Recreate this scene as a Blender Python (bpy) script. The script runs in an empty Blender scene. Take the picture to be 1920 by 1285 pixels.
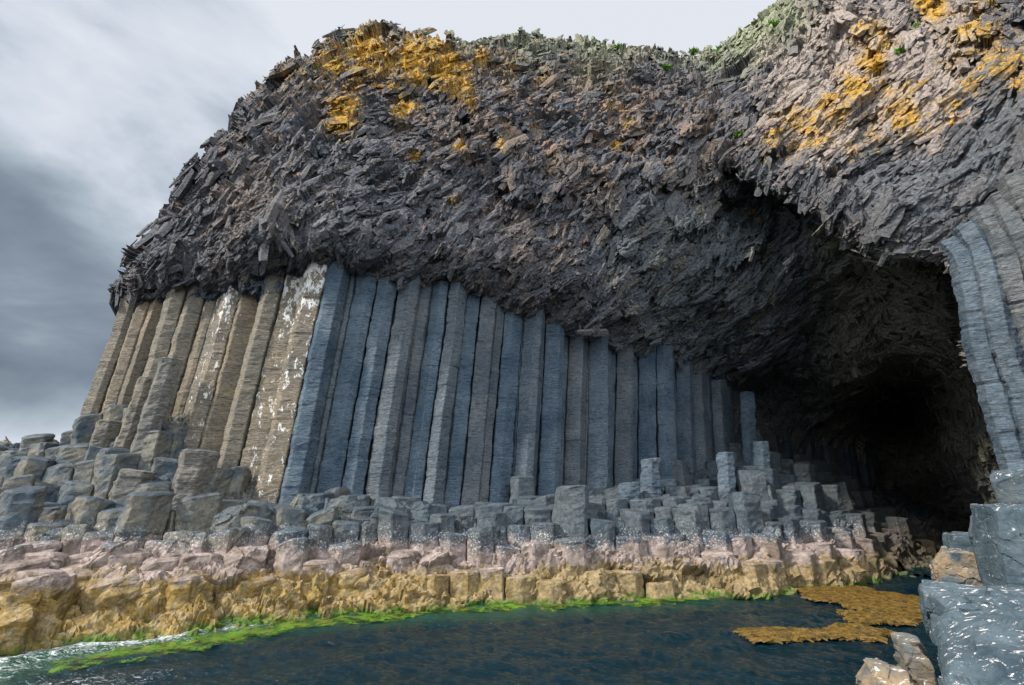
import bpy, math, random
import numpy as np
from mathutils import Vector

# ------------------------------------------------------------------ camera, sky, sun
scn = bpy.context.scene
TH = math.radians(17.7); FP = 900.0; CAMZ = 3.0
cam_d = bpy.data.cameras.new('camera'); cam = bpy.data.objects.new('camera', cam_d)
scn.collection.objects.link(cam); scn.camera = cam
cam.location = (0, 0, CAMZ); cam.rotation_euler = (math.pi/2 + TH, 0, 0)
cam_d.sensor_width = 36; cam_d.lens = FP/1920*36; cam_d.clip_start = 0.05; cam_d.clip_end = 8000
scn.render.resolution_x = 1024; scn.render.resolution_y = 685
scn.view_settings.view_transform = 'Standard'; scn.view_settings.look = 'None'
scn.view_settings.exposure = 0.66; scn.view_settings.gamma = 1

SUN = Vector((-0.80, -0.42, 0.78)).normalized()
world = bpy.data.worlds.new('World'); scn.world = world; world.use_nodes = True
def build_world():
    nt = world.node_tree; N = nt.nodes; L = nt.links; N.clear()
    out = N.new('ShaderNodeOutputWorld'); bg = N.new('ShaderNodeBackground')
    sky = N.new('ShaderNodeTexSky'); sky.sky_type = 'NISHITA'; sky.sun_disc = False
    sky.sun_elevation = math.asin(SUN.z); sky.sun_rotation = math.atan2(SUN.x, SUN.y)
    tc = N.new('ShaderNodeTexCoord'); sep = N.new('ShaderNodeSeparateXYZ'); L.new(tc.outputs['Generated'], sep.inputs[0])
    def math_(op, a, b=None, clamp=False):
        n = N.new('ShaderNodeMath'); n.operation = op; n.use_clamp = clamp
        for i, v in enumerate((a, b)):
            if v is None: continue
            if isinstance(v, (int, float)): n.inputs[i].default_value = v
            else: L.new(v, n.inputs[i])
        return n.outputs[0]
    zc = math_('ADD', math_('MAXIMUM', sep.outputs[2], 0.0), 0.7)
    comb = N.new('ShaderNodeCombineXYZ')
    L.new(math_('DIVIDE', sep.outputs[0], zc), comb.inputs[0]); L.new(math_('DIVIDE', sep.outputs[1], zc), comb.inputs[1])
    L.new(math_('MULTIPLY', sep.outputs[2], 2.3), comb.inputs[2])
    nz = N.new('ShaderNodeTexNoise'); nz.inputs['Scale'].default_value = 2.6; nz.inputs['Detail'].default_value = 6
    nz.inputs['Roughness'].default_value = 0.52; nz.inputs['Distortion'].default_value = 0.25
    vm = N.new('ShaderNodeMapping'); vm.inputs['Scale'].default_value = (1.0, 1.0, 2.1); L.new(tc.outputs['Generated'], vm.inputs['Vector'])
    L.new(vm.outputs[0], nz.inputs['Vector'])
    # broad cloud banks: dark bank low on the left, bright thin cloud high and to the right
    azr = math_('MULTIPLY', sep.outputs[0], 0.44)
    band = math_('ABSOLUTE', math_('SUBTRACT', sep.outputs[2], 0.27))
    bandd = math_('SUBTRACT', 1.0, math_('MULTIPLY', band, 3.9), True)
    bandd = math_('MULTIPLY', bandd, math_('SUBTRACT', 2.0, bandd))
    front = math_('MULTIPLY', math_('MAXIMUM', sep.outputs[1], 0.0), 1.0)
    left = math_('MULTIPLY', math_('MAXIMUM', math_('MULTIPLY', sep.outputs[0], -1.0), 0.0), 1.6, True)
    dark = math_('MULTIPLY', math_('MULTIPLY', bandd, left), front)
    hi = math_('MULTIPLY', math_('MAXIMUM', sep.outputs[2], 0.0), 0.42)
    base = math_('ADD', math_('ADD', 0.72, azr), hi)
    base = math_('SUBTRACT', base, math_('MULTIPLY', dark, 0.46))
    base = math_('ADD', base, math_('MULTIPLY', math_('SUBTRACT', 1.0, math_('MULTIPLY', sep.outputs[2], 5.5), True), 1.15))
    val = math_('ADD', base, math_('MULTIPLY', math_('SUBTRACT', nz.outputs[0], 0.5), 2.0))
    ramp = N.new('ShaderNodeValToRGB'); cr = ramp.color_ramp
    cr.elements[0].position = 0.0; cr.elements[0].color = (0.150, 0.190, 0.245, 1)
    cr.elements[1].position = 1.0; cr.elements[1].color = (0.86, 0.90, 0.97, 1)
    for p, c in ((0.3, (0.26, 0.32, 0.39, 1)), (0.55, (0.45, 0.53, 0.61, 1)), (0.8, (0.72, 0.78, 0.87, 1))):
        e = cr.elements.new(p); e.color = c
    L.new(val, ramp.inputs[0])
    s1 = N.new('ShaderNodeVectorMath'); s1.operation = 'SCALE'; s1.inputs['Scale'].default_value = 0.08
    L.new(sky.outputs[0], s1.inputs[0])
    mix = N.new('ShaderNodeMix'); mix.data_type = 'RGBA'; mix.inputs[0].default_value = 0.93
    L.new(s1.outputs[0], mix.inputs[6]); L.new(ramp.outputs[0], mix.inputs[7])
    L.new(mix.outputs[2], bg.inputs[0]); 
    # sky boosted overhead and behind the camera, out of view, to light the cliff
    up = math_('MULTIPLY', math_('MAXIMUM', math_('SUBTRACT', sep.outputs[2], 0.83), 0.0), 6.0)
    beh = math_('MAXIMUM', math_('MULTIPLY', sep.outputs[1], -1.5), 0.0)
    L.new(math_('MULTIPLY', math_('ADD', 0.60, math_('ADD', up, beh)), 1.0), bg.inputs[1])
    L.new(bg.outputs[0], out.inputs[0])
build_world()
sd = bpy.data.lights.new('sun', 'SUN'); sd.energy = 3.8; sd.angle = math.radians(6); sd.color = (1.0, 0.93, 0.84)
sun = bpy.data.objects.new('sun', sd); scn.collection.objects.link(sun)
sun.rotation_euler = SUN.to_track_quat('Z', 'Y').to_euler()

# ------------------------------------------------------------------ helpers
CT, ST = math.cos(TH), math.sin(TH)
def at(u, v, Y):
    "a point of the place, from its bearing and its distance north of the boat"
    a = (u-960)/FP; b = (642.5-v)/FP
    yw = CT - b*ST; zw = ST + b*CT
    return (a/yw*Y, Y, CAMZ + zw/yw*Y)
def on_sea(u, v, z=0.0):
    b = (642.5-v)/FP; yw = CT - b*ST; zw = ST + b*CT
    Y = (z-CAMZ)/(zw/yw); return at(u, v, Y)
def at_np(u, v, Y):
    a = (u-960)/FP; b = (642.5-v)/FP
    yw = CT - b*ST; zw = ST + b*CT
    return np.stack([a/yw*Y, Y, CAMZ + zw/yw*Y], -1)
def proj(p):
    x, y, z = p[0], p[1], p[2]-CAMZ
    d = y*CT + z*ST
    return 960 + FP*x/d, 642.5 - FP*(z*CT - y*ST)/d

def hsh(ix, iy, iz, seed):
    h = (ix.astype(np.int64)*374761393 + iy.astype(np.int64)*668265263 + iz.astype(np.int64)*1274126177 + seed*974634777) & 0x7fffffff
    h = ((h ^ (h >> 13))*1103515245 + 12345) & 0x7fffffff
    h = ((h ^ (h >> 11))*69069 + 7) & 0x7fffffff
    return ((h ^ (h >> 15)) & 0xffffff)/float(0xffffff)
def vnoise(p, seed=0):
    f = np.floor(p); t = p-f; t = t*t*(3-2*t); i = f.astype(np.int64)
    r = 0
    for dx in (0, 1):
        for dy in (0, 1):
            for dz in (0, 1):
                w = (t[:, 0] if dx else 1-t[:, 0])*(t[:, 1] if dy else 1-t[:, 1])*(t[:, 2] if dz else 1-t[:, 2])
                r = r + w*hsh(i[:, 0]+dx, i[:, 1]+dy, i[:, 2]+dz, seed)
    return r
def fbm(p, seed=0, oct=4, rough=0.5):
    r = 0; a = 1; s = 0
    for o in range(oct):
        r = r + a*vnoise(p*(2.03**o)+o*17.3, seed+o*7); s += a; a *= rough
    return r/s            # about 0..1
def facets(p, seed=0, jit=0.95, tilt=1.0):
    "broken-rock relief: every Voronoi cell is a randomly tilted plane"
    f = np.floor(p).astype(np.int64); n = len(p)
    best = np.full(n, 1e9); second = np.full(n, 1e9); val = np.zeros(n); cid = np.zeros(n)
    for dx in (-1, 0, 1):
        for dy in (-1, 0, 1):
            for dz in (-1, 0, 1):
                cx, cy, cz = f[:, 0]+dx, f[:, 1]+dy, f[:, 2]+dz
                qx = cx+0.5+jit*(hsh(cx, cy, cz, seed)-0.5)-p[:, 0]
                qy = cy+0.5+jit*(hsh(cx, cy, cz, seed+1)-0.5)-p[:, 1]
                qz = cz+0.5+jit*(hsh(cx, cy, cz, seed+2)-0.5)-p[:, 2]
                d = qx*qx+qy*qy+qz*qz
                m = d < best
                second = np.where(m, best, np.minimum(second, d))
                if m.any():
                    h1 = hsh(cx, cy, cz, seed+3); h2 = hsh(cx, cy, cz, seed+4)-.5; h3 = hsh(cx, cy, cz, seed+5)-.5; h4 = hsh(cx, cy, cz, seed+6)-.5
                    v = h1 + tilt*(h2*qx+h3*qy+h4*qz)*2
                    val = np.where(m, v, val); cid = np.where(m, hsh(cx, cy, cz, seed+8), cid); best = np.where(m, d, best)
    edge = np.sqrt(second)-np.sqrt(best)
    return val, edge, cid

def tps_fit(P, z, lam=0.0):
    P = np.asarray(P, float); n = len(P)
    d2 = ((P[:, None]-P[None])**2).sum(-1)
    K = 0.5*d2*np.log(d2+1e-12)
    A = np.zeros((n+3, n+3)); A[:n, :n] = K+lam*np.eye(n); A[:n, n] = 1; A[:n, n+1:] = P; A[n, :n] = 1; A[n+1:, :n] = P.T
    w = np.linalg.solve(A, np.concatenate([z, [0, 0, 0]]))
    def ev(Q):
        r = np.zeros(len(Q))
        for s in range(0, len(Q), 60000):
            q = Q[s:s+60000]
            d2 = ((q[:, None]-P[None])**2).sum(-1)
            r[s:s+60000] = (0.5*d2*np.log(d2+1e-12))@w[:n] + w[n] + q@w[n+1:]
        return r
    return ev
def inpoly(x, y, poly):
    ins = np.zeros(x.shape, bool); n = len(poly)
    for i in range(n):
        x0, y0 = poly[i]; x1, y1 = poly[(i+1) % n]
        if y0 == y1: continue
        c = ((y0 > y) != (y1 > y)) & (x < (x1-x0)*(y-y0)/(y1-y0)+x0)
        ins ^= c
    return ins
def segdist(x, y, line):
    best = np.full(x.shape, 1e9)
    for (x0, y0), (x1, y1) in zip(line[:-1], line[1:]):
        dx, dy = x1-x0, y1-y0; L = dx*dx+dy*dy
        t = np.clip(((x-x0)*dx+(y-y0)*dy)/L, 0, 1)
        best = np.minimum(best, np.hypot(x-x0-t*dx, y-y0-t*dy))
    return best
def sstep(a, b, x):
    t = np.clip((x-a)/(b-a), 0, 1); return t*t*(3-2*t)

def link(o, parent=None):
    scn.collection.objects.link(o)
    if parent: o.parent = parent
    return o
def mesh_np(name, V, quads=None, tris=None, mat=None, col=None, smooth=False, parent=None, extra=None):
    me = bpy.data.meshes.new(name); V = np.asarray(V, np.float32)
    nq = 0 if quads is None else len(quads); ntr = 0 if tris is None else len(tris)
    idx = []; 
    if nq: idx.append(np.asarray(quads, np.int32).ravel())
    if ntr: idx.append(np.asarray(tris, np.int32).ravel())
    idx = np.concatenate(idx)
    tot = np.concatenate([np.full(nq, 4, np.int32), np.full(ntr, 3, np.int32)])
    start = np.concatenate([[0], np.cumsum(tot)[:-1]]).astype(np.int32)
    me.vertices.add(len(V)); me.vertices.foreach_set('co', V.ravel())
    me.loops.add(len(idx)); me.loops.foreach_set('vertex_index', idx)
    me.polygons.add(nq+ntr); me.polygons.foreach_set('loop_start', start); me.polygons.foreach_set('loop_total', tot)
    me.polygons.foreach_set('use_smooth', np.full(nq+ntr, smooth, bool))
    me.update(calc_edges=True); me.validate()
    if col is not None:
        a = me.color_attributes.new('col', 'FLOAT_COLOR', 'POINT')
        c = np.ones((len(V), 4), np.float32); c[:, :3] = col; a.data.foreach_set('color', c.ravel())
    if extra is not None:
        for k, arr in extra.items():
            a = me.attributes.new(k, 'FLOAT', 'POINT'); a.data.foreach_set('value', np.asarray(arr, np.float32))
    if mat: me.materials.append(mat)
    o = bpy.data.objects.new(name, me); link(o, parent); return o
def tag(o, label=None, cat=None, group=None, kind=None):
    if label: o['label'] = label
    if cat: o['category'] = cat
    if group: o['group'] = group
    if kind: o['kind'] = kind
    return o

# ------------------------------------------------------------------ materials
class NT:
    def __init__(s, name, rough=0.8, spec=0.3):
        s.m = bpy.data.materials.new(name); s.m.use_nodes = True; s.nt = s.m.node_tree; s.N = s.nt.nodes; s.L = s.nt.links
        s.b = s.N['Principled BSDF']; s.b.inputs['Roughness'].default_value = rough; s.b.inputs['Specular IOR Level'].default_value = spec
    def inp(s, sock, v):
        if isinstance(v, (int, float)): sock.default_value = v
        elif isinstance(v, tuple): sock.default_value = v if len(v) == len(sock.default_value) else (*v, 1)
        else: s.L.new(v, sock)
    def math(s, op, a, b=None, clamp=False):
        n = s.N.new('ShaderNodeMath'); n.operation = op; n.use_clamp = clamp; s.inp(n.inputs[0], a)
        if b is not None: s.inp(n.inputs[1], b)
        return n.outputs[0]
    def pos(s, scale=(1, 1, 1)):
        g = s.N.new('ShaderNodeNewGeometry'); mp = s.N.new('ShaderNodeMapping'); mp.inputs['Scale'].default_value = scale
        s.L.new(g.outputs['Position'], mp.inputs['Vector']); return mp.outputs[0]
    def noise(s, scale, detail=4, rough=0.55, vec=None, dist=0.0):
        n = s.N.new('ShaderNodeTexNoise'); n.inputs['Scale'].default_value = scale; n.inputs['Detail'].default_value = detail
        n.inputs['Roughness'].default_value = rough; n.inputs['Distortion'].default_value = dist
        s.L.new(vec if vec is not None else s.pos(), n.inputs['Vector']); return n.outputs[0]
    def voro(s, scale, vec=None, feature='F1'):
        n = s.N.new('ShaderNodeTexVoronoi'); n.feature = feature; n.inputs['Scale'].default_value = scale
        s.L.new(vec if vec is not None else s.pos(), n.inputs['Vector']); return n.outputs[0]
    def ramp(s, f, stops, interp='LINEAR'):
        n = s.N.new('ShaderNodeValToRGB'); cr = n.color_ramp; cr.interpolation = interp
        while len(cr.elements) < len(stops): cr.elements.new(0.5)
        for e, (p, c) in zip(cr.elements, stops):
            e.position = p; e.color = (c, c, c, 1) if isinstance(c, (int, float)) else (*c, 1)
        s.inp(n.inputs[0], f); return n.outputs[0]
    def rng(s, v, a, b, c=0.0, d=1.0):
        n = s.N.new('ShaderNodeMapRange'); s.inp(n.inputs[0], v)
        for i, x in enumerate((a, b, c, d)): n.inputs[i+1].default_value = x
        return n.outputs[0]
    def mix(s, f, a, b, mode='MIX'):
        n = s.N.new('ShaderNodeMix'); n.data_type = 'RGBA'; n.blend_type = mode
        s.inp(n.inputs[0], f); s.inp(n.inputs[6], a); s.inp(n.inputs[7], b); return n.outputs[2]
    def bump(s, h, strength=0.5, dist=0.05, prev=None):
        n = s.N.new('ShaderNodeBump'); n.inputs['Strength'].default_value = strength; n.inputs['Distance'].default_value = dist
        s.L.new(h, n.inputs['Height'])
        if prev is not None: s.L.new(prev, n.inputs['Normal'])
        return n.outputs[0]
    def attr(s, name):
        n = s.N.new('ShaderNodeAttribute'); n.attribute_name = name; return n
    def objrand(s):
        return s.N.new('ShaderNodeObjectInfo').outputs['Random']
    def done(s, col, normal=None):
        s.inp(s.b.inputs['Base Color'], col)
        if normal is not None: s.L.new(normal, s.b.inputs['Normal'])
        return s.m

def mat_cliff():
    t = NT('jumbled_basalt', 0.82, 0.25)
    c = t.attr('col').outputs['Color']
    f = t.noise(9.0, 5, 0.65)
    li = t.attr('lichen').outputs['Fac']
    ln = t.math('ADD', t.math('MULTIPLY', t.noise(1.1, 5, 0.75), 0.95), t.math('ADD', t.math('MULTIPLY', t.noise(6.0, 6, 0.8), 0.95), t.math('MULTIPLY', t.noise(17.0, 3, 0.8), 0.7)))
    lm = t.rng(t.math('ADD', ln, t.math('MULTIPLY', li, 0.45)), 1.49, 1.66)
    lm = t.math('MULTIPLY', lm, t.rng(li, 0.06, 0.2))
    c = t.mix(lm, c, t.mix(t.rng(t.noise(3.0, 4), .4, .6), (0.52, 0.27, 0.02), (0.40, 0.26, 0.05)))
    v = t.ramp(f, [(0.28, 0.42), (0.5, 0.95), (0.75, 1.7)])
    c2 = t.mix(1.0, c, v, 'MULTIPLY')
    n = t.bump(t.noise(9, 7, 0.75), 0.9, 0.11)
    n = t.bump(t.voro(7.0), 0.5, 0.07, n)
    return t.done(c2, n)
def mat_column():
    t = NT('column_basalt', 0.74, 0.3)
    rnd = t.objrand()
    kind = t.attr('tan').outputs['Fac']; guano = t.attr('guano').outputs['Fac']
    big = t.noise(0.55, 4, 0.6)
    med = t.noise(2.2, 5, 0.62, t.pos((1, 1, 1.6)))
    blue = t.mix(t.ramp(big, [(0.35, 0.0), (0.65, 1.0)]), (0.040, 0.075, 0.112), (0.110, 0.152, 0.190))
    blue = t.mix(t.math('MULTIPLY', rnd, 0.30), blue, (0.11, 0.115, 0.115))
    tan = t.mix(t.ramp(big, [(0.3, 0.0), (0.7, 1.0)]), (0.145, 0.125, 0.095), (0.30, 0.225, 0.13))
    tan = t.mix(t.math('MULTIPLY', rnd, 0.45), tan, (0.17, 0.175, 0.155))
    k = t.math('ADD', kind, t.math('MULTIPLY', t.math('SUBTRACT', med, 0.5), 0.5), True)
    c = t.mix(k, blue, tan)
    c = t.mix(1.0, c, t.ramp(t.noise(7, 5, 0.7, t.pos((1, 1, 3.2))), [(0.28, 0.42), (0.5, 1.0), (0.75, 1.65)]), 'MULTIPLY')
    # fine horizontal parting lines
    wob = t.pos((0.9, 0.9, 9.0))
    lam = t.noise(2.6, 4, 0.7, wob, 0.8)
    crack = t.ramp(lam, [(0.36, 0.0), (0.43, 1.0)])
    c = t.mix(1.0, c, t.mix(crack, (0.30, 0.30, 0.32), (1, 1, 1)), 'MULTIPLY')
    gm = t.math('ADD', t.noise(3.2, 6, 0.75, t.pos((1.5, 1.5, 0.75))), t.math('MULTIPLY', guano, 0.26))
    gmask = t.rng(gm, 0.735, 0.765)
    c = t.mix(gmask, c, (0.74, 0.73, 0.70))
    n = t.bump(lam, 0.9, 0.07)
    n = t.bump(t.noise(7, 7, 0.75), 0.7, 0.07, n)
    return t.done(c, n)
def mat_tidal():
    t = NT('tidal_basalt', 0.72, 0.35)
    g = t.N.new('ShaderNodeNewGeometry'); sp = t.N.new('ShaderNodeSeparateXYZ'); t.L.new(g.outputs['Position'], sp.inputs[0])
    nb = t.noise(0.6, 4, 0.6); nm = t.noise(2.5, 5, 0.65)
    z = t.math('ADD', sp.outputs[2], t.math('MULTIPLY', t.math('SUBTRACT', nb, 0.5), 0.9))
    z = t.math('ADD', z, t.math('MULTIPLY', t.math('SUBTRACT', nm, 0.5), 1.1))
    z = t.math('SUBTRACT', z, t.rng(sp.outputs[0], -2, -12, 0, 0.25))    # the stained belts climb to the west
    gold = t.mix(t.ramp(nm, [(0.35, 0), (0.65, 1)]), (0.16, 0.10, 0.02), (0.33, 0.22, 0.055))
    gold = t.mix(t.rng(t.noise(3.5, 5, .7), .45, .62), gold, (0.30, 0.235, 0.13))
    gold = t.mix(t.math('MULTIPLY', t.rng(sp.outputs[0], -6, 1), 0.65), gold, t.mix(nm, (0.16, 0.115, 0.055), (0.36, 0.28, 0.165)))
    pink = t.mix(t.ramp(t.noise(1.8, 5), [(0.35, 0), (0.65, 1)]), (0.15, 0.115, 0.09), (0.34, 0.275, 0.25))
    dark = t.mix(t.ramp(t.noise(1.1, 5), [(0.3, 0), (0.7, 1)]), (0.022, 0.038, 0.056), (0.072, 0.098, 0.118))
    tanf = t.rng(sp.outputs[0], -3.5, -8, 0.12, 0.75)
    sidef = t.N.new('ShaderNodeSeparateXYZ'); t.L.new(g.outputs['Normal'], sidef.inputs[0])
    side = t.rng(sidef.outputs[2], 0.75, 0.35)
    tz = t.math('MULTIPLY', t.math('MULTIPLY', tanf, side), t.rng(t.noise(0.9, 4), 0.4, 0.6))
    dark = t.mix(tz, dark, (0.20, 0.175, 0.12))
    dark = t.mix(t.math('MULTIPLY', t.objrand(), 0.35), dark, (0.13, 0.14, 0.135))
    dark = t.mix(t.math('MULTIPLY', t.rng(sidef.outputs[2], .6, .9), t.rng(nm, .35, .55, .35, .75)), dark, (0.042, 0.058, 0.075))   # black lichen on the tread
    gold = t.mix(t.rng(t.noise(1.7, 6, .75), .52, .66), gold, (0.12, 0.085, 0.035))
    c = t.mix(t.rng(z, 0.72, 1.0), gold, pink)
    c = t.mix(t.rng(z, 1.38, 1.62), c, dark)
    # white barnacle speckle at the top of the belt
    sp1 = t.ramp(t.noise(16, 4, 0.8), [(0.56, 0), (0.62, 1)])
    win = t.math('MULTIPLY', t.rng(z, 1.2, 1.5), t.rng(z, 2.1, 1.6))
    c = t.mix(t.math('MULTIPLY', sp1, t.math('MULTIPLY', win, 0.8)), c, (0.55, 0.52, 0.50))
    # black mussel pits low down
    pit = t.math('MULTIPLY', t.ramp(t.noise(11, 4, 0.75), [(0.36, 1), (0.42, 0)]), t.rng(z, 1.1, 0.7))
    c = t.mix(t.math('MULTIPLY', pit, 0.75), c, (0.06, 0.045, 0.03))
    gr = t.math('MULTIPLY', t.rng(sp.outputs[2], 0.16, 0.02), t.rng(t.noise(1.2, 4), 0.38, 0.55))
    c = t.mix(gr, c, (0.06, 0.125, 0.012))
    ins = t.rng(sp.outputs[0], 12.5, 17)           # darker purple and green towards the inside of the cave
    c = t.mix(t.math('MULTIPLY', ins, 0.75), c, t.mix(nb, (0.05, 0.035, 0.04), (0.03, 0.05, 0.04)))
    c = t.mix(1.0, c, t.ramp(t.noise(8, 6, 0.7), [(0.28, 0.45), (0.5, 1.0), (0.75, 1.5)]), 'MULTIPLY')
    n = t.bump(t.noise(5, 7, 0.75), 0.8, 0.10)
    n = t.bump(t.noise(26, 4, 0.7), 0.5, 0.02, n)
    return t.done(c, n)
def mat_splash():
    t = NT('splash_basalt', 0.85, 0.2)
    nb = t.noise(1.3, 5, 0.6)
    c = t.mix(t.ramp(nb, [(0.3, 0), (0.7, 1)]), (0.030, 0.050, 0.065), (0.085, 0.115, 0.132))
    tanm = t.attr('tan').outputs['Fac']
    c = t.mix(t.math('MULTIPLY', tanm, t.rng(t.noise(2.0, 5), 0.36, 0.56)), c, (0.25, 0.19, 0.12))
    st = t.noise(8.0, 6, 0.8, t.pos((0.6, 1.5, 1.3)), 0.5)
    g2 = t.N.new('ShaderNodeNewGeometry'); s2_ = t.N.new('ShaderNodeSeparateXYZ'); t.L.new(g2.outputs['Normal'], s2_.inputs[0])
    st = t.math('ADD', st, t.rng(s2_.outputs[2], .2, .85, -.03, .025))
    c = t.mix(t.ramp(st, [(0.60, 0), (0.64, 0.85)]), c, (0.72, 0.68, 0.66))
    c = t.mix(1.0, c, t.ramp(t.noise(9, 6, 0.7), [(0.25, 0.6), (0.5, 1.0), (0.8, 1.35)]), 'MULTIPLY')
    n = t.bump(t.noise(3, 8, 0.75, t.pos((1, 1.2, 2.0))), 0.5, 0.05)
    n = t.bump(t.noise(22, 5, 0.7), 0.5, 0.02, n)
    return t.done(c, n)
def mat_sea():
    t = NT('sea_water', 0.05, 0.5)
    t.b.inputs['IOR'].default_value = 1.33
    g = t.N.new('ShaderNodeNewGeometry'); sp = t.N.new('ShaderNodeSeparateXYZ'); t.L.new(g.outputs['Position'], sp.inputs[0])
    foam = t.attr('foam').outputs['Fac']
    fn = t.noise(5.5, 7, 0.8, t.pos((1.0, 2.0, 1)), 1.6)
    fm = t.rng(t.math('ADD', fn, t.math('MULTIPLY', foam, 0.19)), 0.68, 0.84, 0, .85)
    shal = t.attr('shallow').outputs['Fac']
    deep = t.mix(t.noise(0.35, 3), (0.001, 0.009, 0.014), (0.002, 0.017, 0.024))
    c = t.mix(shal, deep, (0.012, 0.055, 0.035))
    c = t.mix(fm, c, (0.75, 0.80, 0.80))
    t.L.new(t.math('ADD', 0.07, t.math('MULTIPLY', fm, 0.6)), t.b.inputs['Roughness'])
    n = t.bump(t.noise(4.5, 5, 0.6, t.pos((1, 1.7, 1))), 1.0, 0.08)
    n = t.bump(t.noise(15, 4, 0.6, t.pos((1, 1.6, 1))), 0.6, 0.025, n)
    return t.done(c, n)
def mat_algae():
    t = NT('green_weed', 0.5, 0.4)
    a = t.noise(1.6, 5, 0.65)
    c = t.mix(t.ramp(a, [(0.35, 0), (0.62, 1)]), (0.012, 0.045, 0.006), (0.085, 0.19, 0.010))
    c = t.mix(t.rng(t.noise(5, 5, .7), .5, .68), c, (0.17, 0.12, 0.02))
    ed = t.attr('edge').outputs['Fac']
    al = t.rng(t.math('ADD', t.math('MULTIPLY', ed, 0.9), t.math('MULTIPLY', t.math('SUBTRACT', t.noise(3.2, 6, 0.8), 0.5), 3.2)), -0.1, 0.5)
    t.L.new(t.math('MULTIPLY', al, 0.92), t.b.inputs['Alpha'])
    n = t.bump(t.noise(15, 5, 0.7), 0.6, 0.03)
    return t.done(c, n)
def mat_kelp():
    t = NT('kelp_fronds', 0.6, 0.3)
    c = t.mix(t.rng(t.noise(7, 4, .7), .35, .65), (0.03, 0.019, 0.003), (0.15, 0.088, 0.012))
    return t.done(c)
def mat_plant():
    t = NT('green_leaves', 0.6, 0.3)
    c = t.mix(t.noise(12, 3), (0.05, 0.13, 0.015), (0.16, 0.30, 0.03))
    return t.done(c)
M_CLIFF = mat_cliff(); M_COL = mat_column(); M_TIDE = mat_tidal(); M_SPL = mat_splash()
M_SEA = mat_sea(); M_ALG = mat_algae(); M_KELP = mat_kelp(); M_PLANT = mat_plant()

# ------------------------------------------------------------------ cliff and cave: one relief with its real depth
SIL = [(185, 1080), (185, 860), (212, 770), (258, 560), (210, 549), (224, 515), (240, 485), (258, 458), (298, 415), (318, 385), (328, 355), (345, 335), (375, 312), (388, 280), (408, 255),
       (432, 240), (437, 210), (452, 185), (480, 165), (505, 138), (540, 106), (580, 97), (605, 82), (660, 62), (700, 50), (735, 47),
       (760, 60), (800, 66), (850, 78), (905, 80), (930, 72), (975, 70), (1005, 74), (1030, 78), (1065, 70), (1100, 80), (1150, 86),
       (1200, 88), (1240, 100), (1290, 104), (1335, 98), (1360, 86), (1390, 62), (1420, 38), (1450, 15), (1468, -6), (1520, -80),
       (1700, -160), (2300, -255), (2300, 1080)]
OUT = [(215, 548, 21), (330, 355, 21.5), (432, 235, 22), (540, 108, 22.5), (700, 50, 22.5), (850, 80, 23), (1000, 72, 23.5), (1150, 85, 24.5),
       (1240, 100, 25), (1300, 103, 25), (1370, 85, 23.5), (1460, 5, 20.5), (1520, -80, 20), (1700, -160, 19), (2000, -200, 18), (2300, -250, 17),
       (300, 480, 19.4), (450, 460, 18.1), (600, 450, 17.1), (250, 520, 20.2), (380, 500, 18.9), (530, 475, 17.8), (600, 350, 17.8), (600, 250, 18.8), (600, 150, 20.5), (450, 300, 20), (330, 420, 20.6),
       (750, 480, 18.0), (680, 480, 17.6), (750, 350, 18.2), (750, 200, 19.6), (900, 515, 18.9), (900, 400, 18.7), (900, 250, 19.6), (900, 140, 21.5),
       (1000, 545, 19.8), (1000, 450, 19.2), (1050, 300, 19.4), (1050, 170, 21.5), (1100, 580, 21.1), (1100, 480, 20.1), (1190, 620, 23.0),
       (1190, 520, 21), (1200, 400, 19.8), (1200, 250, 20.2), (1200, 150, 22), (1340, 645, 26.0), (1340, 560, 22.8), (1300, 420, 20.5),
       (1300, 300, 20), (1300, 180, 21.5), (1380, 300, 19.4), (1380, 200, 19.8), (1400, 130, 21), (1500, 100, 19), (1500, 250, 18),
       (1500, 340, 17.3), (1600, 50, 17.5), (1600, 200, 16.6), (1600, 400, 16), (1700, 100, 16), (1700, 300, 15.3), (1700, 440, 15),
       (1800, 50, 14.8), (1800, 250, 14), (1800, 450, 14.4), (1900, 50, 13.6), (1900, 300, 13.2), (1900, 450, 14.0), (1900, 650, 15.2),
       (1870, 600, 15.4), (1950, 870, 15.4), (2100, 300, 11.5), (2300, 300, 10), (2100, 800, 13), (2300, 900, 11), (1950, 1050, 15.2),
       (600, 530, 19.4), (600, 700, 19.8), (600, 950, 19.8), (750, 590, 20.9), (900, 630, 22.2), (1000, 650, 23.2), (1100, 680, 24.4), (750, 800, 20.9), (900, 800, 22.2), (1100, 800, 24.4),
       (1190, 720, 26), (1340, 750, 29), (1340, 950, 29), (400, 600, 21.0), (400, 850, 21.4), (250, 610, 21.9), (160, 800, 21.9), (140, 1000, 21.9)]
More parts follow.
